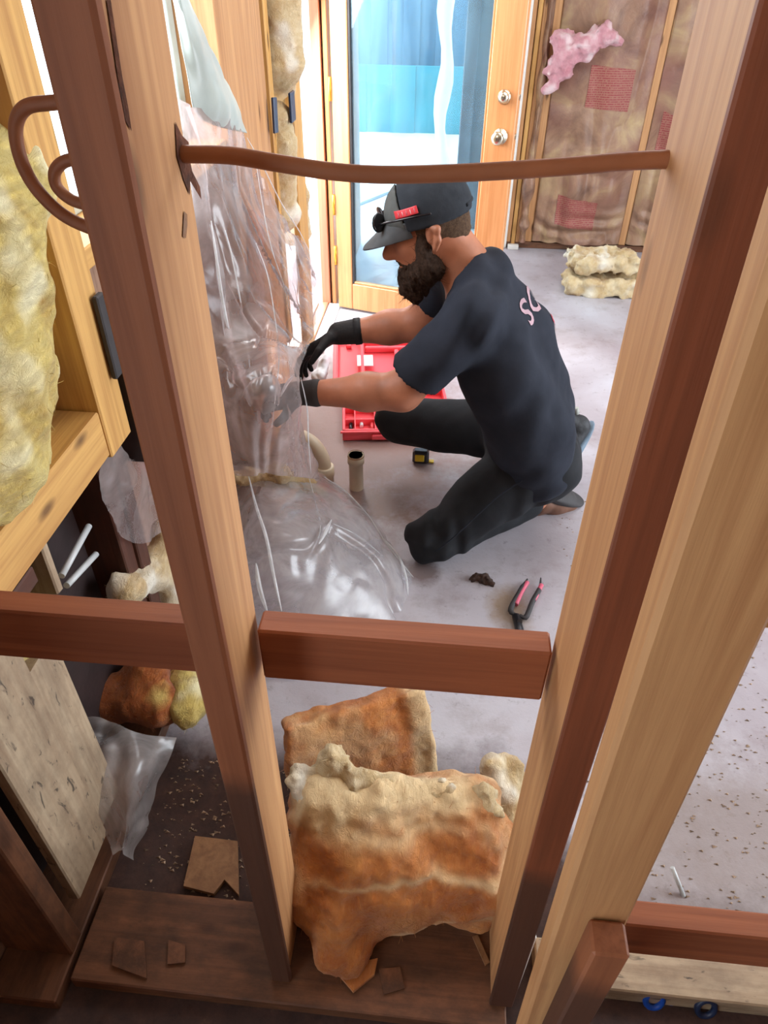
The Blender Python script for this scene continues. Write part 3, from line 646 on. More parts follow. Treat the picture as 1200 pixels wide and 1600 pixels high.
# yellow batt far left
q = lambda x, y, X: np.array(px(x, y, X))
fluffy('insulation_batt', [cap_(q(-60, 300, -.76), q(-70, 700, -.74), .13, .13), cap_(q(5, 380, -.74), q(30, 560, -.73), .045, .055), cap_(q(30, 580, -.72), q(20, 690, -.71), .06, .06), cap_(q(60, 640, -.72), q(30, 700, -.72), .03, .04), cap_(q(0, 740, -.71), q(-60, 760, -.71), .035, .06)], 'insul_y', 'thick yellow fibreglass bulging from the near left bay above the blocking', .007, .011, 13, 500)
fluffy('insulation_batt', [cap_(q(425, 0, -.70), q(432, 90, -.70), .11, .10), cap_(q(432, 100, -.70), q(438, 150, -.71), .09, .05)], 'insul_p', 'pale fibreglass hanging high in the bay left of the doorway', .009, .012, 12, 200)
fluffy('insulation_batt', [cap_(q(428, 190, -.71), q(436, 330, -.72), .08, .09), cap_(q(450, 230, -.72), q(462, 360, -.73), .07, .07)], 'insul_p', 'ragged cream fibreglass low in the bay left of the doorway', .009, .016, 14, 200)
for i, (x, y0, y1, w) in enumerate(((428, 152, 208, .05), (455, 143, 190, .075))):
    a = px(x, y0, XL+.015); b = px(x+3, y1, XL+.015)
    tag(board('plastic_strap', a, b, .01, w, 'bluedark', None), ('narrow' if i == 0 else 'wide')+' dark blue plastic scrap caught in the insulation left of the door', 'scrap')
# lower-left: tan batt behind stud, orange batt hanging under the block, small yellow one
fluffy('insulation_batt', [cap_(q(190, 925, -.70), q(245, 890, -.71), .035, .05), cap_(q(245, 900, -.71), q(262, 830, -.70), .05, .04), cap_(q(262, 930, -.70), q(250, 900, -.71), .05, .05)], 'insul_p', 'tan fibreglass wad in the bay behind the left foreground stud, just above the left blocking', .006, .010, 18, 300)
fluffy('insulation_batt', [cap_(P3(165, 1085, .12), P3(250, 1100, .12), .055, .06), cap_(P3(230, 1060, .14), P3(150, 1110, .10), .06, .04)], 'insul_o', 'orange aged fibreglass batt low on the left, under the left blocking', .006, .010, 16, 400)
fluffy('insulation_batt', [cap_(P3(285, 1060, .12), P3(295, 1110, .11), .04, .045)], 'insul_y', 'small yellow fibreglass tuft touching the left foreground stud', .006, .010, 20, 200)
fluffy('insulation_batt', [cap_(q(10, 1010, -.72), q(45, 1000, -.72), .04, .04)], 'insul_y', 'sliver of yellow fibreglass above the spotted board at lower left', .006, .010, 20, 0)
# plastic films ---------------------------------------------------------------
def vfold(V):      # long vertical creases, each a narrow soft ridge
    P = V*np.array([5, 5, .9]); r = np.abs(vnoise(P*2.2)); P2 = V*np.array([9, 9, 2.2])+7; r2 = np.abs(vnoise(P2*1.6))
    return .018*np.exp(-(r/.10)**2)+.004*np.exp(-(r2/.12)**2)
def hfold(V):
    r = np.abs(vnoise(V*np.array([4.0, 5.2, 3])+3)); r2 = np.abs(vnoise(V*np.array([9, 7, 6])+9))
    return .016*np.exp(-(r/.07)**2)+.006*np.exp(-(r2/.10)**2)
hs = loft('hanging_plastic_sheet', [
    [px(270, 150, -.61), px(310, 168, -.60), px(350, 180, -.60), px(390, 212, -.61)],
    [px(290, 330, -.60), px(340, 320, -.57), px(385, 300, -.60), px(432, 318, -.60)],
    [px(310, 430, -.59), px(370, 415, -.54), px(430, 395, -.53), px(487, 403, -.54)],
    [px(325, 530, -.57), px(390, 520, -.49), px(440, 500, -.45), px(497, 500, -.44)],
    [px(335, 600, -.54), px(380, 600, -.44), px(430, 590, -.37), px(466, 585, -.355)],
    [px(345, 680, -.52), px(395, 670, -.43), px(445, 665, -.37), px(478, 660, -.36)],
    [px(360, 745, -.50), px(410, 745, -.42), px(460, 745, -.37), px(505, 750, -.35)]], 110, 150, 'film2', None, amp=.008, scale=4.5, fold=vfold)
tag(hs, 'large translucent plastic sheet hanging on the left wall beside the man', 'plastic sheet')
gs = loft('window_flap', [[px(262, -30, -.63), px(275, -28, -.61), px(286, -25, -.62)], [px(285, 80, -.62), px(310, 70, -.59), px(335, 88, -.62)], [px(300, 160, -.61), px(340, 150, -.58), px(375, 172, -.61)], [px(310, 186, -.61), px(350, 200, -.60), px(387, 208, -.61)]], 30, 40, 'greyfilm', None, amp=.008, scale=6, thick=.002)
tag(gs, 'grey-green plastic flap slanting down from the left window', 'plastic sheet')
ms = loft('crumpled_plastic_sheet', [
    [P3(340, 730, .16), P3(400, 722, .26), P3(455, 722, .24), P3(500, 738, .16), P3(530, 762, .06)],
    [P3(350, 790, .20), P3(410, 775, .30), P3(470, 770, .28), P3(530, 780, .20), P3(580, 805, .06)],
    [P3(355, 850, .20), P3(420, 830, .30), P3(490, 830, .26), P3(560, 835, .17), P3(612, 850, .04)],
    [P3(365, 910, .18), P3(430, 890, .24), P3(500, 890, .20), P3(580, 885, .12), P3(646, 903, .006)],
    [P3(380, 980, .10), P3(450, 960, .14), P3(520, 960, .10), P3(590, 955, .05), P3(625, 960, .004)],
    [P3(400, 1056, .02), P3(440, 1059, .02), P3(478, 1056, .01), P3(520, 1030, .008), P3(590, 1000, .003)]], 120, 130, 'film', None, amp=.007, scale=4.5, fold=hfold)
tag(ms, 'crumpled clear plastic film heaped on the floor beside the left stud', 'plastic sheet')
es = loft('plastic_edge_fold', [[px(328, 350, -.56), px(334, 352, -.56)], [px(340, 440, -.55), px(352, 438, -.55)], [px(352, 540, -.54), px(366, 530, -.54)], [px(374, 590, -.53), px(384, 585, -.53)], [px(392, 636, -.53), px(396, 632, -.53)]], 6, 40, 'film', None, amp=.004, scale=10)
tag(es, 'narrow glossy strip of plastic film dangling in front of the hanging sheet', 'plastic sheet')
ls_ = loft('folded_plastic_sheet', [
    [P3(95, 1130, .22), P3(150, 1120, .24), P3(210, 1140, .22), P3(280, 1155, .16)],
    [P3(120, 1200, .20), P3(165, 1180, .22), P3(215, 1190, .20), P3(262, 1205, .12)],
    [P3(140, 1270, .16), P3(175, 1250, .18), P3(210, 1255, .16), P3(240, 1265, .07)],
    [P3(175, 1340, .09), P3(188, 1335, .09), P3(200, 1338, .08), P3(216, 1345, .04)]], 50, 60, 'film', None, amp=.005, scale=8, fold=hfold)
tag(ls_, 'folded clear plastic film hanging low beside the spotted board at lower left', 'plastic sheet')
hf = loft('small_plastic_sheet', [[px(184, 690, -.66), px(205, 720, -.68), px(250, 700, -.67)], [px(166, 750, -.66), px(205, 770, -.66), px(255, 760, -.66)], [px(195, 830, -.66), px(222, 850, -.67), px(262, 830, -.66)]], 30, 30, 'film2', None, amp=.012, scale=9)
tag(hf, 'milky plastic scrap below the dark steel box at left', 'plastic sheet')
fluffy('insulation_batt', [cap_(P3(375, 745, .27), P3(440, 745, .285), .028, .03), cap_(P3(440, 745, .285), P3(505, 770, .17), .03, .02)], 'insul_p', 'pale fibreglass shreds along the top of the crumpled plastic film on the floor', .005, .014, 30, 500)
def fold_highlight(par, pts, r=.0016, off=0):
    P = spline(pts, 36); n = len(P); R = [r*math.sin(math.pi*(i+.6)/(n+.2))**.6+.0003 for i in range(n)]
    return tube('crease_highlight', P, R, 'fold_highlight', par, 6)  # white tubes paint highlights along the folds of the film
def side(pts, X): return [px(a, b, X+.0015*i) for i, (a, b) in enumerate(pts)]
fold_highlight(hs, side(((330, 345), (338, 400), (350, 480), (368, 560), (393, 632)), -.54), .0035)
fold_highlight(hs, side(((352, 360), (362, 400), (372, 450), (384, 520), (392, 590), (396, 630)), -.53), .0022)
fold_highlight(hs, side(((400, 380), (418, 430), (430, 500), (436, 560), (428, 640), (420, 710)), -.44), .0016)
fold_highlight(hs, [px(438, 620, -.40), px(448, 600, -.38), px(460, 585, -.36)], .004)
fold_highlight(hs, side(((386, 215), (412, 262), (440, 318), (468, 362), (488, 402)), -.575), .002)
fold_highlight(hs, side(((470, 590), (480, 640), (482, 690), (486, 740)), -.345), .0018)
fold_highlight(hs, side(((398, 240), (412, 330), (425, 390), (450, 470), (462, 560)), -.47), .0013)
fold_highlight(ms, [P3(a, b, c_) for a, b, c_ in ((600, 842, .075), (622, 868, .055), (634, 900, .035), (638, 930, .02))], .004)
fold_highlight(ms, [P3(a, b, c_) for a, b, c_ in ((506, 745, .17), (540, 768, .12), (575, 806, .09), (604, 850, .07), (646, 902, .012))], .003)
fold_highlight(ms, [P3(a, b, c_) for a, b, c_ in ((388, 742, .30), (400, 790, .32), (416, 840, .30), (428, 900, .25), (440, 955, .18))], .005)
fold_highlight(ms, [P3(a, b, c_) for a, b, c_ in ((400, 880, .27), (406, 920, .22), (418, 958, .16))], .007)
fold_highlight(ms, [P3(a, b, c_) for a, b, c_ in ((480, 735, .25), (494, 790, .25), (500, 830, .24), (478, 880, .21))], .002)
fold_highlight(ms, [P3(a, b, c_) for a, b, c_ in ((498, 850, .25), (508, 832, .25), (518, 812, .235))], .006)
fold_highlight(ms, [P3(a, b, c_) for a, b, c_ in ((520, 818, .23), (560, 838, .16), (600, 870, .08))], .002)
# dark box and strip on the left wall
db = empty('steel_box', (-.6, 1.25, .75), 'dark brown steel box fixed behind the left foreground stud', 'box')
a = px(170, 622, XL+.02)
bx('body', (XL-.08, 1.24, .70), (XL+.02, 1.42, .925), 'blackbox', db); bx('lip', (XL-.085, 1.235, .922), (XL+.025, 1.425, .935), 'blackbox', db)
tag(board('black_strap', px(152, 460, XL+.01), px(184, 588, XL+.01), .012, .03, 'rubber', None), 'flat dark strap hanging above the steel box', 'strap')
# wall-side white sticks, pale board stub
for i, (p, q_) in enumerate((((96, 900, -.685), (139, 822, -.70)), ((104, 915, -.69), (150, 866, -.70)))):
    tag(tube('plastic_conduit', [px(*p), px(*q_)], .0065, 'greytube', None, 12), ('upper' if i == 0 else 'lower')+' of two short white tubes in the dark gap left of the stud', 'tube')
pb = board('pale_board', px(72, 925, -.69), px(42, 845, -.70), .06, .02, 'specked', None); tag(pb, 'pale board end in the gap above the left blocking', 'board')
dp = board('dark_post', Vector((XL-.09, 1.20, .04)), Vector((XL-.09, 1.225, .78)), .10, .05, 'darkwood', wl)
# vent pipe behind the sheet, with rubber coupling
vp = empty('waste_pipe', (-.58, 2.42, 0), 'tan vertical waste pipe with a dark rubber coupling behind the hanging plastic', 'pipe')
v0, v1, v2, v3 = px(398, 330, -.63), px(403, 520, -.62), px(410, 600, -.61), px(418, 690, -.58)
tube('pipe_body', spline([v0, v1, v2, v3], 30), .028, 'pinkpipe', vp, 18)
d_ = (v2-v1).normalized(); tube('rubber_coupling', [v2-d_*.04, v2-d_*.038, v2+d_*.038, v2+d_*.04], [.030, .036, .036, .030], 'rubber', vp, 18)
# floor pipes
pe = empty('pipe_elbow', tuple(pz(505, 748)), 'cream plastic drain elbow rising from the floor at the sheet edge', 'pipe')
b0 = Vector((pz(508, 752).x, pz(508, 752).y, 0)); tp_ = [b0, b0+Vector((0, 0, .07)), b0+Vector((-.012, .01, .115)), b0+Vector((-.045, .03, .15)), b0+Vector((-.09, .05, .165))]
tube('bend', spline(tp_, 20), .027, 'pvc', pe, 18); tube('socket', [b0+Vector((0, 0, z)) for z in (.0, .03, .032, .07, .072)], [.034, .034, .037, .037, .031], 'pvc', pe, 20)
ps = empty('pipe_stub', tuple(pz(557, 765)), 'short cream pipe stub standing open on the floor beside the toolbox', 'pipe')
b0 = Vector((pz(557, 762).x, pz(557, 762).y, 0))
V1 = tube_geo([b0+Vector((0, 0, z)) for z in (0, .115, .117, .150, .150, .118, .05)], [.0265, .0265, .031, .031, .026, .0245, .0245], 22, False); mesh('pipe_wall', *V1, 'pvc', ps)
tube('pipe_inside', [b0+Vector((0, 0, .05)), b0+Vector((0, 0, .052))], .0244, 'pvcbrown', ps, 20); tube('rim_ring', [b0+Vector((0, 0, z)) for z in (.146, .152)], [.0315, .0305], 'pvcbrown', ps, 22, False)
# red toolbox, open
tb = empty('toolbox', (-.24, 2.5, 0), 'open red plastic tool case on the floor behind the man\'s forearm', 'toolbox')
x0 = pz(535, 692).x; TX1 = x0+.46; ty0 = pz(535, 690).y; ty1 = ty0+.36
def rp(name, lo, hi, par=tb, mat='red', bev=.004): return bx(name, lo, hi, mat, par, bev)
rp('tray_floor', (x0, ty0, .004), (TX1, ty1, .014))
for lo, hi in (((x0, ty0, .004), (TX1, ty0+.012, .055)), ((x0, ty1-.012, .004), (TX1, ty1, .055)), ((x0, ty0, .004), (x0+.012, ty1, .055)), ((TX1-.012, ty0, .004), (TX1, ty1, .055))): rp('tray_wall', lo, hi)
rp('tray_rim', (x0-.008, ty0-.01, .044), (TX1+.008, ty0+.004, .052))
for i in range(4): rp('divider', (x0+.05+i*.085, ty0+.012, .014), (x0+.056+i*.085, ty0+.20, .045))
rp('divider', (x0+.012, ty0+.10, .014), (TX1-.012, ty0+.106, .045)); rp('divider', (x0+.012, ty0+.20, .014), (TX1-.012, ty0+.206, .045))
rp('handle_slot', (x0+.12, ty0-.014, .012), (x0+.26, ty0+.002, .036), tb, 'red', .006)
for i in range(7):
    xx = x0+.035+i*.045; p = Vector((xx, ty0+.05+.03*(i % 2), .022)); tube('tool_bit', [p, p+Vector((.0, .045, .004))], .008, ('steel', 'paper', 'red')[i % 3], tb, 10)
bx('white_card', (x0+.055, ty0+.22, .03), (x0+.10, ty0+.30, .05), 'paper', tb)
lidh = Vector((x0-.03, ty1+.025, .045)); tl = math.radians(9); ldir = Vector((0, math.cos(tl), math.sin(tl))); lnr = Vector((0, -math.sin(tl), math.cos(tl)))
LH = .40
def lp_(name, u0, u1, v0, v1, th, off, mat='red', bev=.004):
    a = lidh+Vector(((u0+u1)/2, 0, 0))+ldir*v0+lnr*off; b = lidh+Vector(((u0+u1)/2, 0, 0))+ldir*v1+lnr*off
    return board(name, a, b, u1-u0, th, mat, tb, (1, 0, 0), bev)
lp_('lid_panel', 0, .46, 0, LH, .008, -.02)
for u0, u1, v0, v1 in ((0, .012, 0, LH), (.448, .46, 0, LH), (.012, .448, 0, .012), (.012, .448, LH-.012, LH)): lp_('lid_wall', u0, u1, v0, v1, .05, .005)
lp_('lid_rim', -.012, .006, .0, LH+.01, .008, .03); lp_('lid_rim', .006, .42, LH-.004, LH+.012, .008, .03)
lp_('lid_rib', .115, .135, .012, LH-.012, .03, 0); lp_('lid_rib', .14, .40, LH-.075, LH-.055, .03, 0); lp_('lid_rib', .14, .40, LH-.12, LH-.10, .03, 0); lp_('lid_boss', .05, .075, LH-.085, LH-.07, .02, -.006)
lp_('instruction_leaflet', .10, .175, .14, .225, .004, .012, 'paper', .001)
lp_('lid_rib', .28, .30, .012, LH-.13, .03, 0); lp_('lid_rib', .34, .36, .012, LH-.13, .03, 0)
tb_o = Vector((x0, ty0, 0)); Mz = Matrix.Translation(tb_o) @ Matrix.Rotation(math.radians(8), 4, 'Z') @ Matrix.Translation(-tb_o)
tb.matrix_basis = Mz @ tb.matrix_basis
# white rag under the lid edge
tag(sdf('paper_rag', [cap_(P3(498, 590, .05), P3(508, 560, .12), .03, .022)], 'paper', None, .006, .02, mod=lambda P: .01*fbm(P, 30, 3)), 'crumpled white paper left of the red case under his glove', 'paper')
# tape measure, pliers, clump
tm = empty('tape_measure', tuple(pz(658, 722)), 'yellow and black tape measure on the floor under the man', 'tool'); c = pz(658, 722)
bx('case', (c.x-.035, c.y-.02, .0), (c.x+.03, c.y+.02, .06), 'steel', tm, .012); bx('yellow_panel', (c.x-.028, c.y-.023, .012), (c.x+.015, c.y+.023, .05), 'yellow', tm, .006); bx('blade_end', (c.x+.03, c.y-.01, .004), (c.x+.05, c.y+.01, .01), 'yellow', tm)
pl = empty('pliers', tuple(pz(820, 940)), 'pair of pliers with pink-black grips on the slab near the right stud', 'tool')
def hd(n, pts, r, m): tube(n, spline([pz(x, y, .012) for x, y in pts], 14), r, m, pl, 10)
hd('handle', ((806, 962), (798, 952), (812, 925), (824, 905)), [.006]*3+[.0085]*9+[.006, .004, .003], 'rubber'); hd('grip', ((806, 945), (815, 925), (824, 910)), .0075, 'pinkgrip')
hd('handle', ((812, 962), (822, 964), (832, 940), (843, 920), (845, 903)), [.006]*3+[.0085]*8+[.005, .004, .003, .002], 'rubber'); hd('grip', ((834, 938), (840, 927), (846, 914)), .0075, 'pinkgrip')
tube('jaw', [pz(806, 962, .012), pz(812, 985, .012), pz(818, 1000, .012)], [.012, .013, .004], 'steel', pl, 10); tube('pivot', [pz(812, 972, .004), pz(812, 972, .024)], .008, 'steel', pl, 12)
tag(sdf('dirt_clump', [cap_(P3(740, 903, .008), P3(757, 904, .008), .012, .014), cap_(P3(757, 904, .008), P3(768, 912, .006), .014, .010)], 'debris', None, .003, .01, mod=lambda P: .006*fbm(P, 70, 3)), 'small dark dirt clump on the slab left of the pliers', 'debris')
# front floor scraps
def scrap(name, pts, mat, lab, z=.045, th=.008):
    V = [pz(x, y, z) for x, y in pts]; n = len(V); A_ = [tuple(v) for v in V]+[(v.x, v.y, v.z+th) for v in V]
    o = mesh(name, A_, [tuple(range(n))[::-1], tuple(range(n, 2*n))]+[(i, (i+1) % n, n+(i+1) % n, n+i) for i in range(n)], mat, None, smooth=False); tag(o, lab, 'scrap'); return o
scrap('wood_offcut', ((306, 1310), (372, 1318), (374, 1402), (352, 1378), (335, 1400), (288, 1388)), 'scrap', 'tan plywood offcut with a torn edge left of the foreground stud', .004, .012)
scrap('wood_splinter', ((222, 1426), (246, 1430), (234, 1492), (230, 1480)), 'scrap', 'pointed tan splinter on the dark floor at lower left', .004, .01)
scrap('wood_shard', ((180, 1466), (226, 1472), (230, 1530), (176, 1510)), 'oldwood', 'dull brown board shard left of the pointed splinter', .041, .006)
scrap('wood_shard', ((264, 1470), (290, 1478), (290, 1505), (262, 1508)), 'oldwood', 'small greyish wood flake right of the pointed splinter', .041, .005)
scrap('insulation_flake', ((525, 1520), (555, 1508), (590, 1500), (585, 1525), (552, 1552)), 'insul', 'torn orange flake at the foot of the big batt', .045, .01)
scrap('paper_flake', ((592, 1515), (625, 1512), (632, 1545), (600, 1555)), 'oldwood', 'faded pinkish flake on the plate right of the torn orange flake', .041, .004)
scrap('wood_lath', ((738, 1465), (746, 1462), (765, 1505), (758, 1510)), 'scrap', 'thin wood lath near the foot of the right foreground stud', .041, .006)
vs, fs_ = [], []
for i in range(1500):
    k = rng.rand()
    if k < .62: x, y = rng.uniform(.42, 1.3), rng.uniform(.62, 1.5)
    elif k < .85: x, y = rng.uniform(-.60, -.25), rng.uniform(.62, .95)
    else: x, y = rng.uniform(.45, 1.3), rng.uniform(1.5, 2.2)
    z = .041 if (.44 < y < .615 and x < .2) else (.052 if (.52 < y < .6 and x > .26) else .001); r = rng.uniform(.001, .0045); a = rng.rand()*6.3; b = len(vs)
    for t in (0, 2.1, 4.2): vs.append((x+r*1.8*math.cos(a+t), y+r*math.sin(a+t), z))
    vs.append((x, y, z+r*.8)); fs_ += [(b, b+1, b+3), (b+1, b+2, b+3), (b+2, b, b+3)]
tag(mesh('floor_crumbs', vs, fs_, 'chip', None, smooth=False), 'scattered crumbs and chips of debris on the slab', 'debris', kind='stuff')
# pale tube leaning by the wide stud, blue caps below the right blocking
tag(tube('plastic_conduit', [P3(1050, 1355, .05), P3(1058, 1375, .03), P3(1068, 1400, .0)], .005, 'greytube', None, 10), 'thin pale tube standing on the slab right of the wide stud', 'tube')
for i, (x, y, m, lab) in enumerate(((1022, 1562, 'bluecap', 'bright blue plastic ring in the bottom right corner, leftmost'), (1050, 1554, 'bluecap', 'bright blue plastic ring second from the left in the bottom right corner'), (1103, 1575, 'bluedark', 'dull navy plastic ring right of the bright blue ones'))):
    c = pz(x, y, .02); R_ = .020
    P = [c+Vector((R_*math.cos(t)*.8, R_*.35*math.sin(t), R_*math.sin(t))) for t in np.linspace(0, 2*math.pi, 25)]
    tag(tube('plastic_ring', P, .006, m, None, 10, False), lab, 'ring', 'blue plastic rings at bottom right')
# ================================================================ THE MAN
man = empty('person', (.2, 1.95, 0), 'bearded man in black tee, dark trousers and cap kneeling and reaching left', 'person')
hd_a = math.radians(22); HO = np.array([-.058, 1.95, 1.020])
fw = np.array([-math.cos(hd_a), 0, -math.sin(hd_a)]); up = np.array([-math.sin(hd_a), 0, math.cos(hd_a)]); sd = np.array([0, -1., 0])   # sd = toward the camera
RH = np.stack([fw, sd, up], 1)
def h(a, b, c): return HO+fw*a+sd*b+up*c
def hell(a, b, c, r): return ell(h(a, b, c), r, RH)
def hcap(p, q, r0, r1=None): return cap_(h(*p), h(*q), r0, r1)
# joints
SHn, ELn, WRn = (.075, 1.765, .845), (-.105, 1.745, .635), (-.395, 1.765, .600)
SHf, ELf, WRf = (.05, 2.10, .845), (-.085, 2.13, .665), (-.335, 2.10, .635)
CH, MD, HI = (.115, 1.93, .80), (.225, 1.95, .61), (.30, 1.98, .40)
HPn, KNn, ANn = (.31, 1.90, .31), (.005, 1.765, .085), (.37, 2.02, .075)
HPf, KNf, ANf = (.31, 2.09, .31), (-.145, 2.27, .225), (.42, 2.30, .15)
# ---- skin: head, face, ears, neck, both arms, hands and trunk in one continuous mesh
head = [hell(-.012, 0, .04, (.098, .077, .098)), hell(.035, 0, -.03, (.070, .062, .080)), hcap((.055, .0, -.075), (.075, 0, -.095), .036, .028),
        hcap((.088, 0, .035), (.108, 0, -.022), .010, .014), hell(.124, 0, -.034, (.021, .015, .012)), hcap((.10, 0, .01), (.128, 0, -.026), .010, .010), hcap((.097, .014, -.036), (.097, -.014, -.036), .009),
        hcap((.086, .034, .038), (.086, -.034, .038), .014), hell(.070, .036, -.012, (.022, .022, .026)), hell(.070, -.036, -.012, (.022, .022, .026)),
        hcap((.096, .014, -.066), (.096, -.014, -.066), .007), hcap((.092, .013, -.078), (.092, -.013, -.078), .008)]
neck = [cap_(h(-.035, 0, -.03), (.09, 1.935, .885), .056, .064), cap_(h(-.005, 0, -.06), (.08, 1.93, .84), .045, .05)]
def arm(S_, E_, W_): S_, E_, W_ = map(np.array, (S_, E_, W_)); m_ = E_*.65+W_*.35; return [cap_(S_, E_, .062, .052), cap_(E_, m_, .052, .051), cap_(m_, W_, .050, .031)]
def hand(W_, F_, N_, grip, k=1.0, thumb=1):
    """palm, four fingers and a thumb; F_ = finger direction, N_ = palm normal (fingers bend toward it)"""
    W_ = np.array(W_, float); F_ = np.array(F_, float); F_ /= np.linalg.norm(F_); N_ = np.array(N_, float); N_ -= F_*(N_@F_); N_ /= np.linalg.norm(N_); T_ = np.cross(F_, N_)*thumb
    Rp = np.stack([F_, T_, N_], 1); palm = rbox(W_+F_*.052*k, np.array([.047, .040, .015])*k, .013*k, Rp); out = [palm]; fing = []
    for i, (o, L) in enumerate(((.030, .072), (.010, .080), (-.010, .075), (-.029, .060))):
        p = W_+F_*.092*k+T_*o*k; d = F_*1.0+T_*(o*2.2); d /= np.linalg.norm(d); ang = 0; g = grip+i*4
        for j, fr in enumerate((.45, .31, .24)):
            ang += math.radians(g*(.8, 1.0, .7)[j]); dd = d*math.cos(ang)+N_*math.sin(ang); q_ = p+dd*L*fr*k
            fing.append(cap_(p, q_, (.0095-.001*j)*k, (.0088-.001*j)*k)); p = q_
    p = W_+F_*.025*k+T_*.034*k; d = F_*.65+T_*.65+N_*.35; d /= np.linalg.norm(d); q_ = p+d*.045*k; fing.append(cap_(p, q_, .0135*k, .0105*k)); d2 = F_*.9+T_*.2+N_*.45; d2 /= np.linalg.norm(d2); fing.append(cap_(q_, q_+d2*.035*k, .0105*k, .008*k))
    return out, fing
hn, fn = hand(WRn, (-.9, .05, -.25), (.1, .35, -.9), 34, 1.0, 1)
trunk = [cap_(CH, MD, .115, .12), cap_(MD, HI, .12, .12), cap_(HPn, KNn, .075, .05), cap_(HPf, KNf, .075, .05), cap_(KNn, ANn, .045, .035), cap_(KNf, ANf, .045, .035), cap_((.07, 1.80, .84), (.07, 2.07, .84), .06)]
rest = trunk+arm(SHn, ELn, WRn)+arm(SHf, ELf, WRf)
def group_sdf(gs, k2):
    """gs: list of (prims, k); smooth inside the group, k2 between groups"""
    def f(P):
        r = None
        for pr_, k in gs:
            d = pr_[0](P)
            for p in pr_[1:]: d = smin(d, p(P), k)
            r = d if r is None else smin(r, d, k2)
        return r
    allp = [p for g in gs for p in g[0]]; lo = np.min([p.bb[0] for p in allp], 0); hi = np.max([p.bb[1] for p in allp], 0); f.bb = (lo, hi); return f
def sub(f, P, d, k=.004): return
hd_f = group_sdf([(head, .022), (neck, .03)], .035)
def earmod(P):
    q = (P-h(-.010, .086, 0))@RH; r = np.sqrt((q[..., 0]/.011)**2+(q[..., 2]/.021)**2+(q[..., 1]/.008)**2); return .006*np.exp(-r*r)
hand_f = group_sdf([(hn, .01), (fn, .003)], .008); rest_f = group_sdf([(rest, .03)], .03)
def body(P):
    d = smin(hd_f(P), rest_f(P), .03); d = smin(d, hand_f(P), .008)
    eye = np.linalg.norm((P-h(.090, .030, .012)), axis=-1)-.012; eye2 = np.linalg.norm((P-h(.090, -.030, .012)), axis=-1)-.012
    d = -smin(-d, smin(eye, eye2, .004), .012) if False else np.maximum(d, -smin(eye, eye2, .004)); return d
body.bb = (np.minimum(hd_f.bb[0], np.minimum(rest_f.bb[0], hand_f.bb[0])), np.maximum(hd_f.bb[1], rest_f.bb[1]))
def sparse(f, lo, hi, s):
    return nets(f, lo, hi, s)
V, Fc = nets(body, body.bb[0], body.bb[1], .0062)
mesh('body', V, Fc, 'skin', man)
for sg in (1, -1):
    sdf('ear', [hcap((-.014, .080*sg, .022), (-.030, .090*sg, .012), .009, .008), hcap((-.030, .090*sg, .012), (-.024, .088*sg, -.016), .008, .006), hcap((-.024, .088*sg, -.016), (-.008, .078*sg, -.038), .007, .007), hell(-.014, .076*sg, -.004, (.018, .007, .030)), hcap((-.006, .078*sg, .006), (-.004, .078*sg, -.012), .006)], 'skin', man, .0025, .010)
    e = sdf('eye', [hell(.082, .030*sg, .012, (.0115, .0115, .0115))], 'white', man, .003, .001)
    sdf('iris', [hell(.0915, .031*sg, .009, (.004, .005, .005))], 'lens', e, .0015, .001)
    sdf('eyelid', [hcap((.088, .020*sg, .020), (.086, .042*sg, .016), .006)], 'skin', man, .0025, .001)
    sdf('eyebrow', [hcap((.098, .012*sg, .036), (.088, .044*sg, .040), .006, .004)], 'hair', man, .0025, .001, mod=lambda P: .002*fbm(P, 160, 2))
# ---- hair: beard, moustache, clipped hair
bd = [hcap((.022, .060, -.035), (.046, .050, -.088), .018, .032), hcap((.022, -.060, -.035), (.046, -.050, -.088), .018, .032), hcap((.075, 0, -.095), (.095, 0, -.145), .046, .036), hcap((.095, 0, -.145), (.098, 0, -.175), .034, .014), hcap((.02, .05, -.09), (.08, .0, -.12), .036, .04), hcap((.02, -.05, -.09), (.08, 0, -.12), .036, .04), hcap((.012, .068, .02), (.022, .064, -.03), .009, .02), hcap((.012, -.068, .02), (.022, -.064, -.03), .009, .02)]
def bcut(P):
    q = (P-HO)@RH; return -(np.sqrt(((q[..., 0]-.104)/.022)**2+((q[..., 2]+.070)/.009)**2+(q[..., 1]/.03)**2)-1)*.009
be = sdf('beard', bd, 'hair', man, .0042, .02, mod=lambda P: .0065*fbm((P@RH)*np.array([1.4, 1.4, .5]), 60, 3), cut=bcut)
sdf('moustache', [hcap((.104, .004, -.053), (.090, .034, -.070), .009, .008), hcap((.104, -.004, -.053), (.090, -.034, -.070), .009, .008)], 'hair', man, .003, .008, mod=lambda P: .003*fbm(P, 110, 2))
wisps('beard_hairs', np.array([v.co for v in be.data.vertices])+np.array(wloc(be)), 'hair', man, 1300, .022, .0005)
def hcut(P):
    q = (P-HO)@RH; return np.maximum(np.maximum(q[..., 0]-.028, q[..., 2]-.075), -.082-q[..., 2]-.75*(q[..., 0]+.05))
sdf('clipped_hair', [hell(-.014, 0, .035, (.102, .0805, .100)), hcap((-.05, 0, -.02), (-.055, 0, -.065), .058, .050)], 'fade', man, .004, .02, mod=lambda P: .0012*fbm(P, 150, 2), cut=hcut)
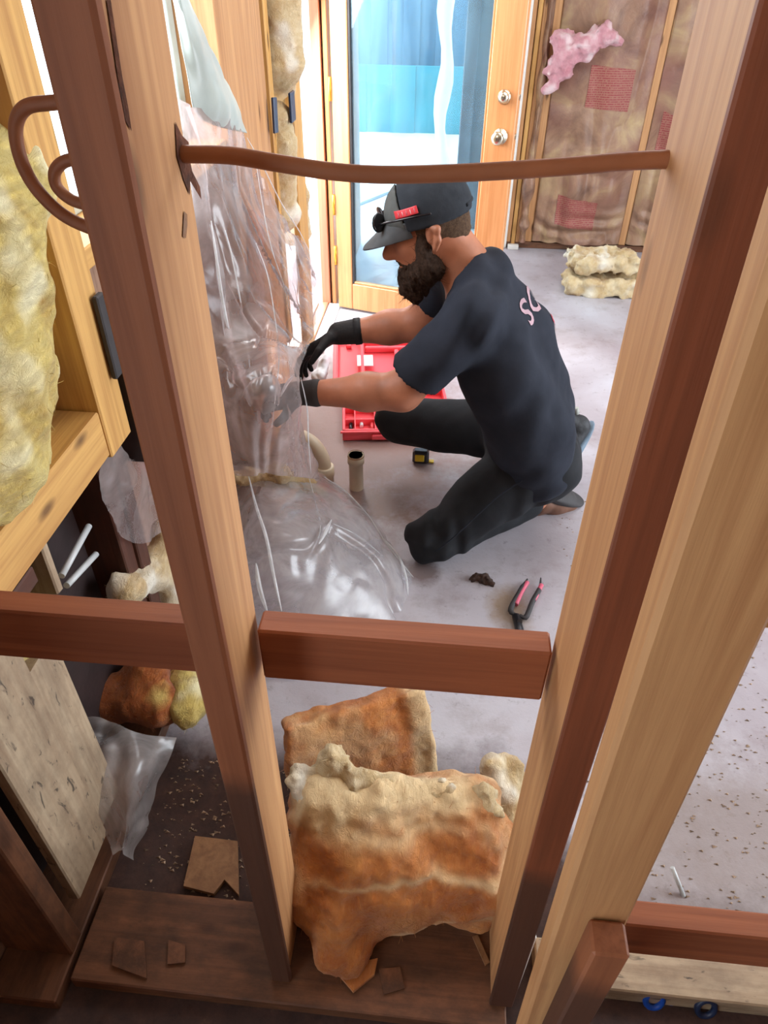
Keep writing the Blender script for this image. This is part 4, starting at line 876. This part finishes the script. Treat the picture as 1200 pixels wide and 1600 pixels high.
# ---- cap
cp = empty('baseball_cap', tuple(h(0, 0, .06))); cp.parent = man; cp.location = Vector(h(0, 0, .06))-wloc(man)
def ccut(P): q = (P-HO)@RH; return .022-q[..., 2]+.10*q[..., 0]
def crown(name, mat, extra):
    return sdf(name, [hell(-.012, 0, .045, (.118, .094, .099))], mat, cp, .0045, .01, mod=lambda P: .0008*fbm(P, 40, 2), cut=lambda P: np.maximum(ccut(P), extra(P)))
qx = lambda P: ((P-HO)@RH)[..., 0]
crown('crown', 'cap', lambda P: qx(P)-.045); crown('front_panel', 'capgrey', lambda P: .0475-qx(P))
rows = []
for v in np.linspace(0, 1, 8):
    r = []
    for u in np.linspace(-1, 1, 9):
        a0 = u*1.12; ex, ey = .102*math.cos(a0*.95)-.012, .092*math.sin(a0*.95); ln = .098*math.sqrt(max(0, 1-abs(u)**2.6))
        fx_ = ex+ln*v; ry = ey*(1-.10*v); r.append(h(fx_, ry, .053-.050*v-.012*(abs(u)**2)*(.3+.7*v)+.018*v*v*abs(u)))
    rows.append(r)
loft('brim', rows, 36, 18, 'brim', cp, thick=.004)
tube('top_button', [h(-.012, 0, .142), h(-.012, 0, .147)], [.008, .005], 'cap', cp, 12)
tube('seam', [h(-.012+.1175*math.cos(t), 0, .0455+.0995*math.sin(t)) for t in np.linspace(.15, 2.9, 30)], .0011, 'capgrey', cp, 6)
bx_ = [h(x, .0915-.0, z) for x, z in ((.0, .072), (.055, .072))]
rt = loft('red_label', [[h(x, .0965*math.sqrt(max(.02, 1-((x+.012)/.118)**2-((z-.045)/.099)**2))+.0015, z) for x in (.0, .02, .04, .062)] for z in (.066, .075, .084)], 10, 6, 'redtag', cp, thick=.002)
for i in range(5): 
    x = .008+i*.011; a_ = [h(x, .0965*math.sqrt(1-((x+.012)/.118)**2-((z-.045)/.099)**2)+.003, z) for z in (.070, .080)]
    tube('label_letter', a_, .0011, 'paper' if i % 2 else 'print', rt, 6)
tube('strap', [h(-.012-.115*math.cos(t), .092*math.sin(t), .030) for t in np.linspace(-.5, .5, 16)], .005, 'cap', cp, 8)
# sunglasses on the cap
sg = empty('sunglasses', tuple(h(.10, 0, .07)), 'dark wraparound sunglasses resting on the cap brim', 'sunglasses')
for s in (1, -1):
    sdf('lens', [ell(h(.116, .034*s, .064), (.007, .033, .024), RH@rot('Z', -22*s))], 'lens', sg, .003, .002)
    tube('temple', spline([h(.112, .060*s, .066), h(.06, .090*s, .066), h(.0, .100*s, .060), h(-.03, .100*s, .055)], 14), .0028, 'lens', sg, 8)
tube('bridge', [h(.120, .010, .066), h(.122, 0, .068), h(.120, -.010, .066)], .0028, 'lens', sg, 8)
# ---- shirt
shp = [cap_((.10, 1.85, .805), (.17, 1.845, .66), .112, .118), cap_((.10, 2.03, .805), (.17, 2.05, .66), .108, .118), cap_((.17, 1.845, .66), (.275, 1.865, .46), .120, .130), cap_((.17, 2.05, .66), (.275, 2.07, .46), .118, .128),
       cap_((.19, 1.95, .70), (.29, 1.965, .45), .135, .145), cap_((.275, 1.865, .46), (.33, 1.885, .31), .132, .120), cap_((.275, 2.07, .46), (.33, 2.08, .31), .128, .118), cap_((.085, 1.80, .850), (.085, 2.06, .850), .070), cap_((.105, 1.93, .875), (.13, 1.93, .82), .092, .11), cap_((.085, 1.87, .888), (.085, 1.99, .888), .062)]
slv = [cap_(SHn, tuple(np.array(SHn)*.12+np.array(ELn)*.88), .084, .077), cap_(SHf, tuple(np.array(SHf)*.25+np.array(ELf)*.75), .082, .074)]
def folds(P, a=.010):
    d = P[..., 0]*.55+P[..., 2]*.8
    f1 = np.sin((P[..., 0]*.75-P[..., 2]*.65+.10*vnoise(P*5))*46+2.2*vnoise(P*6)); m_ = np.clip(vnoise(P*3.1+4)*1.2+.25, 0, 1)
    return a*.7*f1*m_+a*.9*fbm(P, 7, 3)
def scut(P):
    c = -1e9*np.ones(P.shape[:-1])
    for S_, E_, t in ((SHn, ELn, .84), (SHf, ELf, .70)):       # sleeve hems
        S_, E_ = np.array(S_), np.array(E_); d = E_-S_; L = np.linalg.norm(d); n_ = d/L; q = (P-S_)@n_-L*t; q = q+.02*np.sin(((P-S_)@np.array([.2, .5, -.6]))*20); rad = np.linalg.norm(P-S_-((P-S_)@n_)[..., None]*n_, axis=-1)
        c = np.maximum(c, np.where((rad < .13) & (P[..., 0] < .0), q, -1))
    n_ = np.array([-.75, 0, .66]); q = (P-np.array([.052, 1.94, .905]))@n_; rr = np.linalg.norm(P-h(-.02, 0, -.04), axis=-1)
    c = np.maximum(c, .112-rr)                                     # neckline
    return np.maximum(c, .24-P[..., 2]+.25*(P[..., 0]-.33))          # hem
def neckcut(P): return P
sh = sdf('shirt', shp+slv, 'shirt', man, .0075, .035, mod=folds, cut=scut)
# collar rib
sb = BVHTree.FromPolygons([v.co+wloc(sh) for v in sh.data.vertices], [tuple(p.vertices) for p in sh.data.polygons])
def onto(o, d, off=.0015):
    r = sb.ray_cast(Vector(o), Vector(d)); 
    return (r[0]+r[1]*off*(1 if r[1].dot(Vector(d)) < 0 else -1)) if r[0] else None
# faded lettering across the upper back
def lettering(txt, size, c, ud, vd, nd, mat, xs=1.0):
    cu = bpy.data.curves.new('t', 'FONT'); cu.body = txt; cu.size = size; cu.align_x = 'CENTER'; cu.align_y = 'CENTER'; cu.resolution_u = 3; cu.offset = .0012
    ot = bpy.data.objects.new('t', cu); COL.objects.link(ot); bpy.context.view_layer.update(); me = bpy.data.meshes.new_from_object(ot.evaluated_get(bpy.context.evaluated_depsgraph_get()))
    import bmesh
    bm = bmesh.new(); bm.from_mesh(me); bmesh.ops.triangulate(bm, faces=bm.faces); bmesh.ops.subdivide_edges(bm, edges=[e for e in bm.edges if e.calc_length() > .012], cuts=2)
    c, ud, vd, nd = map(Vector, (c, ud, vd, nd)); ok = True
    for v in bm.verts:
        p = c+ud.normalized()*v.co.x*xs+vd.normalized()*v.co.y; r = onto(p+nd.normalized()*.3, -nd.normalized(), .0022); v.co = r if r else p
    V = [tuple(v.co) for v in bm.verts]; bm.verts.index_update(); Fc = [tuple(v.index for v in f.verts) for f in bm.faces]; bm.free(); bpy.data.objects.remove(ot)
    mesh('back_print', V, Fc, mat, sh, smooth=False)
bn = Vector((.86, 0, .51)); bu = Vector((0, 1, 0)); bv = bn.cross(bu)*-1
bv = Vector((-.51, 0, .86))
lettering('SOOS', .105, (.24, 1.97, .84), bu, bv, bn, 'print'); lettering('SVS', .07, (.29, 1.99, .75), bu, bv, bn, 'printred')
# ---- trousers
def tfold(P): return folds(P+2, .009)+.006*np.exp(-((np.linalg.norm(P-np.array(KNn), axis=-1)-.11)/.03)**2)*np.sin(P[..., 0]*90)
trp = [cap_((.32, 1.90, .31), KNn, .122, .080), cap_((.32, 2.08, .31), KNf, .118, .082), cap_((.33, 1.93, .30), (.33, 2.05, .30), .135), ell((.355, 1.99, .27), (.12, .17, .12)), cap_(KNn, (.33, 1.99, .085), .074, .058), cap_(KNf, (.36, 2.30, .12), .074, .06), cap_((.28, 1.95, .36), (.28, 2.03, .36), .12)]
def pcut(P): return -P[..., 2]+.002
tr = sdf('trousers', trp, 'pants', man, .0075, .03, mod=tfold, cut=pcut)
bl_ = tube('side_seam', spline([(.30, 1.775, .36), (.20, 1.745, .29), (.08, 1.70, .16), (.02, 1.685, .10)], 20), .002, 'shirt', tr, 6)
# ---- gloves, shoes
gh, gf = hand(WRf, (-.80, -.12, -.50), (.45, -.35, -.80), 22, 1.2, 1)
gh += [cap_(tuple(np.array(WRf)*.75+np.array(ELf)*.25), WRf, .041, .036)]
gfn = group_sdf([(gh, .014), (gf, .003)], .01)
V, Fc = nets(gfn, gfn.bb[0]-.01, gfn.bb[1]+.01, .0042); gl_ = mesh('glove', V, Fc, 'glove', man); gl_['label'] = 'black work glove'
tube('glove_cuff', [np.array(WRf)*.72+np.array(ELf)*.28, np.array(WRf)*.80+np.array(ELf)*.20], .0425, 'glove', gl_, 18)
gn, gfin = hand(WRn, (-.9, .05, -.25), (.1, .35, -.9), 34, 1.0, 1)
def infl(p, e): f = (lambda P: p(P)-e); f.bb = (p.bb[0]-e, p.bb[1]+e); return f
gn = [infl(p, .0028) for p in gn]+[cap_(tuple(np.array(WRn)*.86+np.array(ELn)*.14), WRn, .040, .034)]; gfin = [infl(p, .0024) for p in gfin]
g2 = group_sdf([(gn, .012), (gfin, .003)], .009); V, Fc = nets(g2, g2.bb[0]-.01, g2.bb[1]+.01, .0042); g2o = mesh('glove', V, Fc, 'rubber', man); g2o['label'] = 'dark grey work glove behind the plastic'
def shoe(name, heel, toe, upv, mat, solem, w=.046, label=None):
    heel, toe, upv = map(lambda v: np.array(v, float), (heel, toe, upv)); f = toe-heel; L = np.linalg.norm(f); f /= L; u = upv-f*(upv@f); u /= np.linalg.norm(u); s_ = np.cross(f, u); Rs = np.stack([f, s_, u], 1)
    P = lambda a, b, c: heel+f*a*L+s_*b+u*c
    o = sdf(name, [cap_(P(.12, 0, .045), P(.50, 0, .048), .042, .044), cap_(P(.50, 0, .040), P(.86, .004, .030), .044, .034), cap_(P(.10, 0, .06), P(.14, 0, .10), .038, .034), ell(P(.72, 0, .030), (.085, w, .034), Rs)], mat, man, .005, .02, mod=lambda Q: .0012*fbm(Q, 40, 2))
    sdf('sole', [ell(P(.24, 0, .006), (.085, w*.80, .013), Rs), ell(P(.70, 0, .006), (.095, w*1.02, .013), Rs), cap_(P(.2, 0, .006), P(.7, 0, .006), .013)], solem, o, .004, .03)
    for i in range(4): tube('lace', [P(.40+.07*i, -.026, .088-.010*i), P(.42+.07*i, 0, .094-.010*i), P(.40+.07*i, .026, .088-.010*i)], .003, 'sock', o, 6)
    if label: o['label'] = label
    return o, P
o, P = shoe('shoe', (.575, 2.35, .19), (.45, 2.22, .02), (-.70, -.25, .50), 'shoe', 'sole', .05, 'worn black trainer with blue-grey sole')
sdf('sock', [cap_(np.array(ANf)+np.array([.0, 0, .03]), (.485, 2.33, .16), .046, .042)], 'sock', man, .006, .01, mod=lambda Q: .002*fbm(Q, 40, 2))
tube('pull_tab', [P(.0, -.012, .10), P(-.06, -.012, .12)], .010, 'sock', o, 8)
shoe('shoe', (.46, 2.075, .115), (.385, 2.06, .03), (.6, .1, .2), 'brownshoe', 'rubber', .042, 'brown leather shoe') if False else shoe('shoe', (.405, 2.04, .10), (.53, 2.12, .022), (-.2, .2, -.8), 'brownshoe', 'rubber', .042, 'brown shoe')
